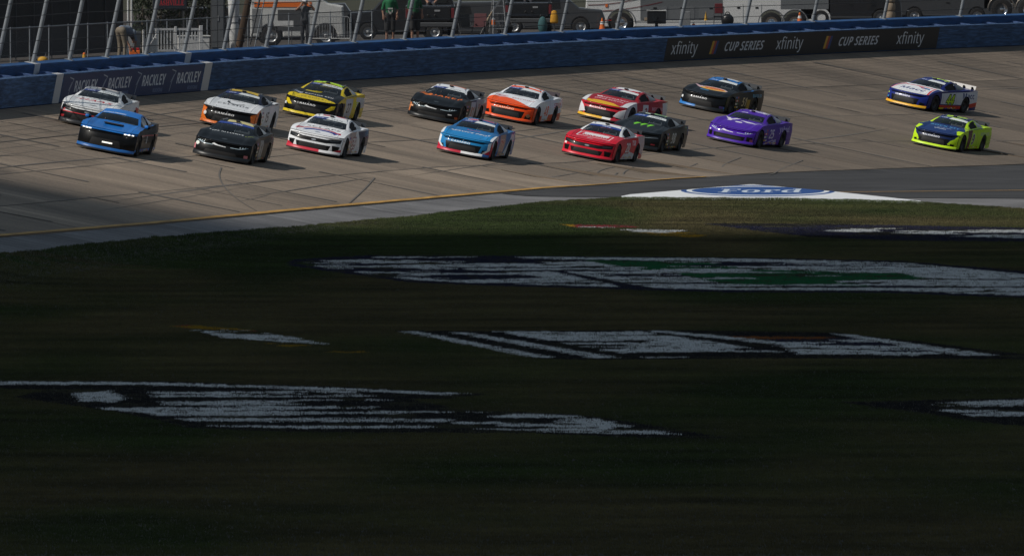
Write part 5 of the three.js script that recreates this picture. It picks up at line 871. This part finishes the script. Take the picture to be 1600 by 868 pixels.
{
  const t = thing('folded_umbrella', 'tan folded umbrella leaning among the camp chairs', 'umbrella', spot(757, 493)); mesh('canopy', bar([0, .45, 0], [.3, 1.0, 0], .07, .03), D_.tan, t); mesh('shaft', bar([-.2, .05, 0], [.36, 1.12, 0], .012), D_.silver, t); mesh('handle', new THREE.TorusGeometry(.05, .012, 6, 12, Math.PI).translate(-.2, .05, 0), D_.black, t);
  const l = thing('ladder_frame', 'grey folding ladder standing among the camp chairs', 'ladder', spot(778, 495), .3); for (const s of [-1, 1]) { mesh('stile', bar([s * .28, 0, .25], [s * .18, 1.9, 0], .02), D_.silver, l); mesh('rear_leg', bar([s * .28, 0, -.35], [s * .18, 1.85, -.02], .016), D_.silver, l); } for (let k = 1; k < 6; k++) mesh('rung', bar([-.27 + k * .015, k * .3, .22 - k * .035], [.27 - k * .015, k * .3, .22 - k * .035], .015), D_.silver, l);
  const y = thing('yellow_jacket', 'yellow jacket hung over a post beside the grey SUV', 'jacket', spot(866, 503)); mesh('cloth', new THREE.LatheGeometry([[.02, .95], [.1, .92], [.15, .7], [.17, .5], [.14, .42], [.02, .44]].map(p => new THREE.Vector2(...p)), 9).scale(1, 1, .6), mat(lin(.62, .30, .02), { roughness: .8 }), y); mesh('post', bar([0, 0, 0], [0, .95, 0], .02), D_.darkGrey, y);
  const b = thing('teal_bag', 'dark teal bag on the ground beside the yellow jacket', 'bag', spot(848, 503)); mesh('bag', new THREE.SphereGeometry(.24, 12, 10).scale(.8, 1.5, .7).translate(0, .36, 0), D_.teal, b); mesh('strap', new THREE.TorusGeometry(.12, .015, 6, 12, Math.PI).translate(0, .68, 0), D_.black, b);
  const r = thing('camping_lantern', 'orange camping lantern standing among the camp chairs', 'lantern', spot(771, 495, .45)); mesh('lamp', cyl(.07, .08, .2, 0, .12, 0), D_.orange, r); mesh('cap', cyl(.04, .08, .05, 0, .25, 0), D_.silver, r); mesh('stand', box(.3, .44, .3, 0, -.22, 0, .02), D_.darkGrey, r);
}
// ------------------------------------------------------------------ people
function person(label, at, turn, bones, extra) {
  const R = 64, SZ = 1.05, cy = .95, mc = new MarchingCubes(R, new THREE.MeshStandardMaterial(), false, false, 60000); mc.isolation = 0;
  const half = R / 2, A = new THREE.Vector3();
  const dist = (p, b) => { const [x0, y0, z0, r0, x1, y1, z1, r1] = b, dx = x1 - x0, dy = y1 - y0, dz = z1 - z0, t = clamp(((p.x - x0) * dx + (p.y - y0) * dy + (p.z - z0) * dz) / (dx * dx + dy * dy + dz * dz + 1e-9)); return Math.hypot(p.x - x0 - t * dx, p.y - y0 - t * dy, p.z - z0 - t * dz) - lerp(r0, r1, t); };
  for (let k = 0; k < R; k++) for (let j = 0; j < R; j++) for (let i = 0; i < R; i++) {
    A.set((i - half) / half * SZ, (j - half) / half * SZ + cy, (k - half) / half * SZ);
    let d = 9; for (const b of bones) { const q = dist(A, b), h = clamp(.5 + .5 * (d - q) / .035); d = lerp(d, q, h) - .035 * h * (1 - h); }
    mc.field[i + j * R + k * R * R] = -d;
  }
  mc.update();
  const n = mc.count, P = new Float32Array(n * 3), C = new Float32Array(n * 3);
  for (let i = 0; i < n; i++) {
    A.set(mc.positionArray[i * 3] * SZ, mc.positionArray[i * 3 + 1] * SZ + cy, mc.positionArray[i * 3 + 2] * SZ); A.toArray(P, i * 3);
    let best = 9, col = bones[0][8]; for (const b of bones) { const q = dist(A, b); if (q < best) { best = q; col = b[8]; } }
    C.set(col, i * 3);
  }
  let g = new THREE.BufferGeometry(); g.setAttribute('position', new THREE.BufferAttribute(P, 3)); g.setAttribute('color', new THREE.BufferAttribute(C, 3)); g = mergeVertices(g, 1e-4); g.computeVertexNormals();
  const t = thing('person', label, 'person', at, turn);
  mesh('body', g, mat(0xffffff, { vertexColors: true, roughness: .85 }), t);
  extra && extra(t);
  return t;
}
const SKIN = [.36, .20, .14];
function hand(x, y, z, dx, dy, dz) { const o = []; const L = Math.hypot(dx, dy, dz); dx /= L; dy /= L; dz /= L; const sx = -dy, sy = dx; o.push([x, y, z, .036, x + dx * .07, y + dy * .07, z + dz * .07, .038, SKIN]); [[-.03, .085], [-.01, .1], [.01, .095], [.03, .075]].forEach(([k, l]) => o.push([x + dx * .07 + sx * k, y + dy * .07 + sy * k, z + dz * .07, .014, x + dx * (.07 + l) + sx * k * 1.3, y + dy * (.07 + l) + sy * k * 1.3, z + dz * (.07 + l) + .012, .011, SKIN])); o.push([x + dx * .02 + sx * .04, y + dy * .02 + sy * .04, z, .015, x + dx * .07 + sx * .075, y + dy * .07 + sy * .075, z + .02, .012, SKIN]); return o; }
const head = (x, y, z, hair, cap) => [[x, y, z, .095, x, y + .05, z, .10, SKIN], [x, y - .16, z - .01, .05, x, y - .06, z, .055, SKIN], [x, y + .03, z - .03, .103, x, y + .07, z - .02, .10, hair], [x, y - .01, z + .095, .014, x, y + .03, z + .085, .01, SKIN], [x - .1, y + .01, z, .02, x - .1, y + .03, z, .018, SKIN], [x + .1, y + .01, z, .02, x + .1, y + .03, z, .018, SKIN], ...(cap ? [[x, y + .07, z + .02, .1, x, y + .1, z - .01, .08, cap], [x, y + .06, z + .08, .03, x, y + .055, z + .16, .025, cap]] : [])];
const limb = (a, b, r0, r1, c) => [...a, r0, ...b, r1, c];
{ // bending over, seen from behind
  const K = [.20, .17, .13], Bl = [.17, .21, .27], Sh = [.02, .02, .02];
  person('person in khaki trousers and grey shirt bending over behind the wall', spot(190, 436), Math.PI * .78, [
    limb([-.13, .08, 0], [-.12, .48, .03], .062, .075, K), limb([-.12, .48, .03], [-.1, .92, -.06], .08, .115, K), limb([.13, .08, 0], [.12, .48, .03], .062, .075, K), limb([.12, .48, .03], [.1, .92, -.06], .08, .115, K),
    limb([-.13, .04, -.02], [-.15, .035, .14], .05, .04, Sh), limb([.13, .04, -.02], [.15, .035, .14], .05, .04, Sh),
    limb([-.07, .95, -.06], [.07, .95, -.06], .13, .13, K), limb([0, .99, .0], [0, .96, .30], .14, .15, Bl), limb([0, .96, .3], [0, .84, .48], .16, .13, Bl), limb([-.14, .9, .44], [.14, .9, .44], .09, .09, Bl),
    limb([-.19, .87, .45], [-.21, .6, .5], .058, .045, Bl), limb([-.21, .6, .5], [-.12, .36, .56], .04, .033, SKIN), limb([.19, .87, .45], [.21, .6, .5], .058, .045, Bl), limb([.21, .6, .5], [.12, .36, .56], .04, .033, SKIN),
    ...hand(-.12, .36, .56, .2, -1, .2), ...hand(.12, .36, .56, -.2, -1, .2), ...head(0, .70, .62, [.08, .05, .03])]);
}
{ // standing with both hands raised to the head
  const N = [.03, .033, .04], G = [.10, .105, .115], Sh = [.02, .02, .02];
  person('person in dark clothes and white cap with both hands at the head', spot(476, 474), .2, [
    limb([-.1, .08, 0], [-.1, .48, .02], .058, .07, N), limb([-.1, .48, .02], [-.09, .9, 0], .075, .1, N), limb([.1, .08, 0], [.1, .48, .02], .058, .07, N), limb([.1, .48, .02], [.09, .9, 0], .075, .1, N), limb([-.1, .04, -.03], [-.12, .035, .15], .05, .04, Sh), limb([.1, .04, -.03], [.12, .035, .15], .05, .04, Sh),
    limb([-.06, .95, 0], [.06, .95, 0], .12, .12, N), limb([0, 1.0, 0], [0, 1.36, .02], .14, .16, G), limb([-.15, 1.4, .01], [.15, 1.4, .01], .075, .075, G),
    limb([-.19, 1.4, .01], [-.38, 1.34, .16], .055, .043, G), limb([-.38, 1.34, .16], [-.17, 1.53, .2], .04, .032, SKIN), limb([.19, 1.4, .01], [.38, 1.34, .16], .055, .043, G), limb([.38, 1.34, .16], [.17, 1.53, .2], .04, .032, SKIN),
    ...hand(-.17, 1.53, .2, .4, .8, -.4), ...hand(.17, 1.53, .2, -.4, .8, -.4), ...head(0, 1.62, .03, [.05, .035, .03], [.6, .62, .64])]);
}
function shirted(label, px, D, shirt, turn, emblem) {
  const N = [.028, .028, .03], Sh = [.05, .05, .05];
  person(label, spot(px, D), turn, [
    limb([-.12, .08, 0], [-.12, .5, .02], .048, .062, SKIN), limb([.12, .08, 0], [.12, .5, .02], .048, .062, SKIN), limb([-.12, .47, .02], [-.1, 1.0, 0], .1, .13, N), limb([.12, .47, .02], [.1, 1.0, 0], .1, .13, N), limb([-.12, .045, -.03], [-.14, .04, .15], .05, .042, Sh), limb([.12, .045, -.03], [.14, .04, .15], .05, .042, Sh),
    limb([-.07, 1.04, 0], [.07, 1.04, 0], .14, .14, N), limb([0, 1.16, 0], [0, 1.5, .02], .165, .18, shirt), limb([-.17, 1.52, .01], [.17, 1.52, .01], .085, .085, shirt),
    limb([-.22, 1.5, 0], [-.29, 1.24, .03], .065, .05, shirt), limb([-.29, 1.24, .03], [-.26, .98, .12], .042, .034, SKIN), limb([.22, 1.5, 0], [.29, 1.24, .03], .065, .05, shirt), limb([.29, 1.24, .03], [.26, .98, .12], .042, .034, SKIN),
    ...hand(-.26, .98, .12, .1, -1, .1), ...hand(.26, .98, .12, -.1, -1, .1), ...head(0, 1.76, .03, [.06, .04, .03])],
    emblem && (t => { mesh('emblem', new THREE.ShapeGeometry(new THREE.Shape([[-.1, .12], [.1, .12], [.09, -.04], [0, -.14], [-.09, -.04]].map(p => new THREE.Vector2(...p)))).translate(0, 1.18, .205), mat(lin(.5, .5, .46)), t); mesh('emblem_centre', new THREE.CircleGeometry(.05, 14).translate(0, 1.2, .209), mat(lin(.03, .18, .09)), t); }));
}
shirted('person in green shirt and long dark shorts with a pale shield emblem', 609, 480, [.010, .13, .05], .1, true);
shirted('person in green shirt beside the black pickup tailgate', 648, 484, [.010, .10, .04], .5, false);
function seated(label, px, D, up, shirt, legs) {
  person(label, spot(px, D, up), 0, [
    limb([-.1, .98, .0], [-.13, .98, .4], .1, .075, legs), limb([.1, .98, .0], [.13, .98, .4], .1, .075, legs), limb([-.13, .98, .4], [-.13, .58, .44], .07, .05, legs), limb([.13, .98, .4], [.13, .58, .44], .07, .05, legs), limb([-.13, .53, .42], [-.14, .52, .58], .045, .038, [.03, .03, .03]), limb([.13, .53, .42], [.14, .52, .58], .045, .038, [.03, .03, .03]),
    limb([-.07, 1.0, 0], [.07, 1.0, 0], .14, .14, legs), limb([0, 1.05, 0], [0, 1.4, 0], .16, .17, shirt), limb([-.16, 1.44, 0], [.16, 1.44, 0], .08, .08, shirt),
    limb([-.2, 1.42, 0], [-.27, 1.18, .12], .06, .047, shirt), limb([-.27, 1.18, .12], [-.16, 1.06, .33], .042, .033, SKIN), limb([.2, 1.42, 0], [.27, 1.18, .12], .06, .047, shirt), limb([.27, 1.18, .12], [.16, 1.06, .33], .042, .033, SKIN),
    ...hand(-.16, 1.06, .33, .2, -.2, 1), ...hand(.16, 1.06, .33, -.2, -.2, 1), ...head(0, 1.66, .02, [.06, .04, .03])]);
}
seated('person in navy shirt sitting on the tailgate of the black pickup', 674, 492.5, .42, [.03, .035, .07], [.05, .05, .055]);
seated('person in grey shirt sitting on the tailgate of the pickup by the chairs', 826, 520.5, .42, [.16, .16, .165], [.04, .045, .06]);
// ------------------------------------------------------------------ added cumulus, out of view, shaped to shade the near infield
{
  const edge = X => 371 + 3.5 * (vnoise(X * .06 + 3, 4) - .5);
  const base = new THREE.IcosahedronGeometry(1, 2), puffs = [];
  const puff = (x, d, r) => {
    const g = base.clone(), p = g.attributes.position;
    for (let i = 0; i < p.count; i++) { const k = r * (1 + .2 * (vnoise(p.getX(i) * 2.2 + x, p.getY(i) * 2.2 + p.getZ(i) * 1.7 + d) - .5)); p.setXYZ(i, p.getX(i) * k, p.getY(i) * k * .85, p.getZ(i) * k); }
    g.computeVertexNormals();
    const c = SUN.clone().multiplyScalar(1150 + rr(-10, 16)); puffs.push(g.translate(x + c.x, c.y, -d + c.z));
  };
  for (let D = 90; D < 372; D += 13) for (let X = -84; X < 90; X += 13) {
    const x = X + rr(-4, 4), d = D + rr(-4, 4), r = rr(12.5, 16);
    if (d + r > edge(x) || Math.abs(x) > 80 * Math.sqrt(Math.max(0, 1 - ((d - 240) / 190) ** 2)) + 4) continue;
    puff(x, d, r);
  }
  for (let X = -60; X < 64; X += 3.2) { const r = rr(6.5, 9.5); puff(X, edge(X) - r + rr(-1.2, .6), r); puff(X + 1, edge(X) - 13 + rr(-2, 2), 9); }
  const added_cloud = mesh('added_cloud', merge(puffs), mat(lin(.85, .86, .88), { roughness: 1 }));
  tag(added_cloud, 'added unseen cumulus shaped to shade the near infield', null, null, 'structure');
}
renderer.render(scene, camera);
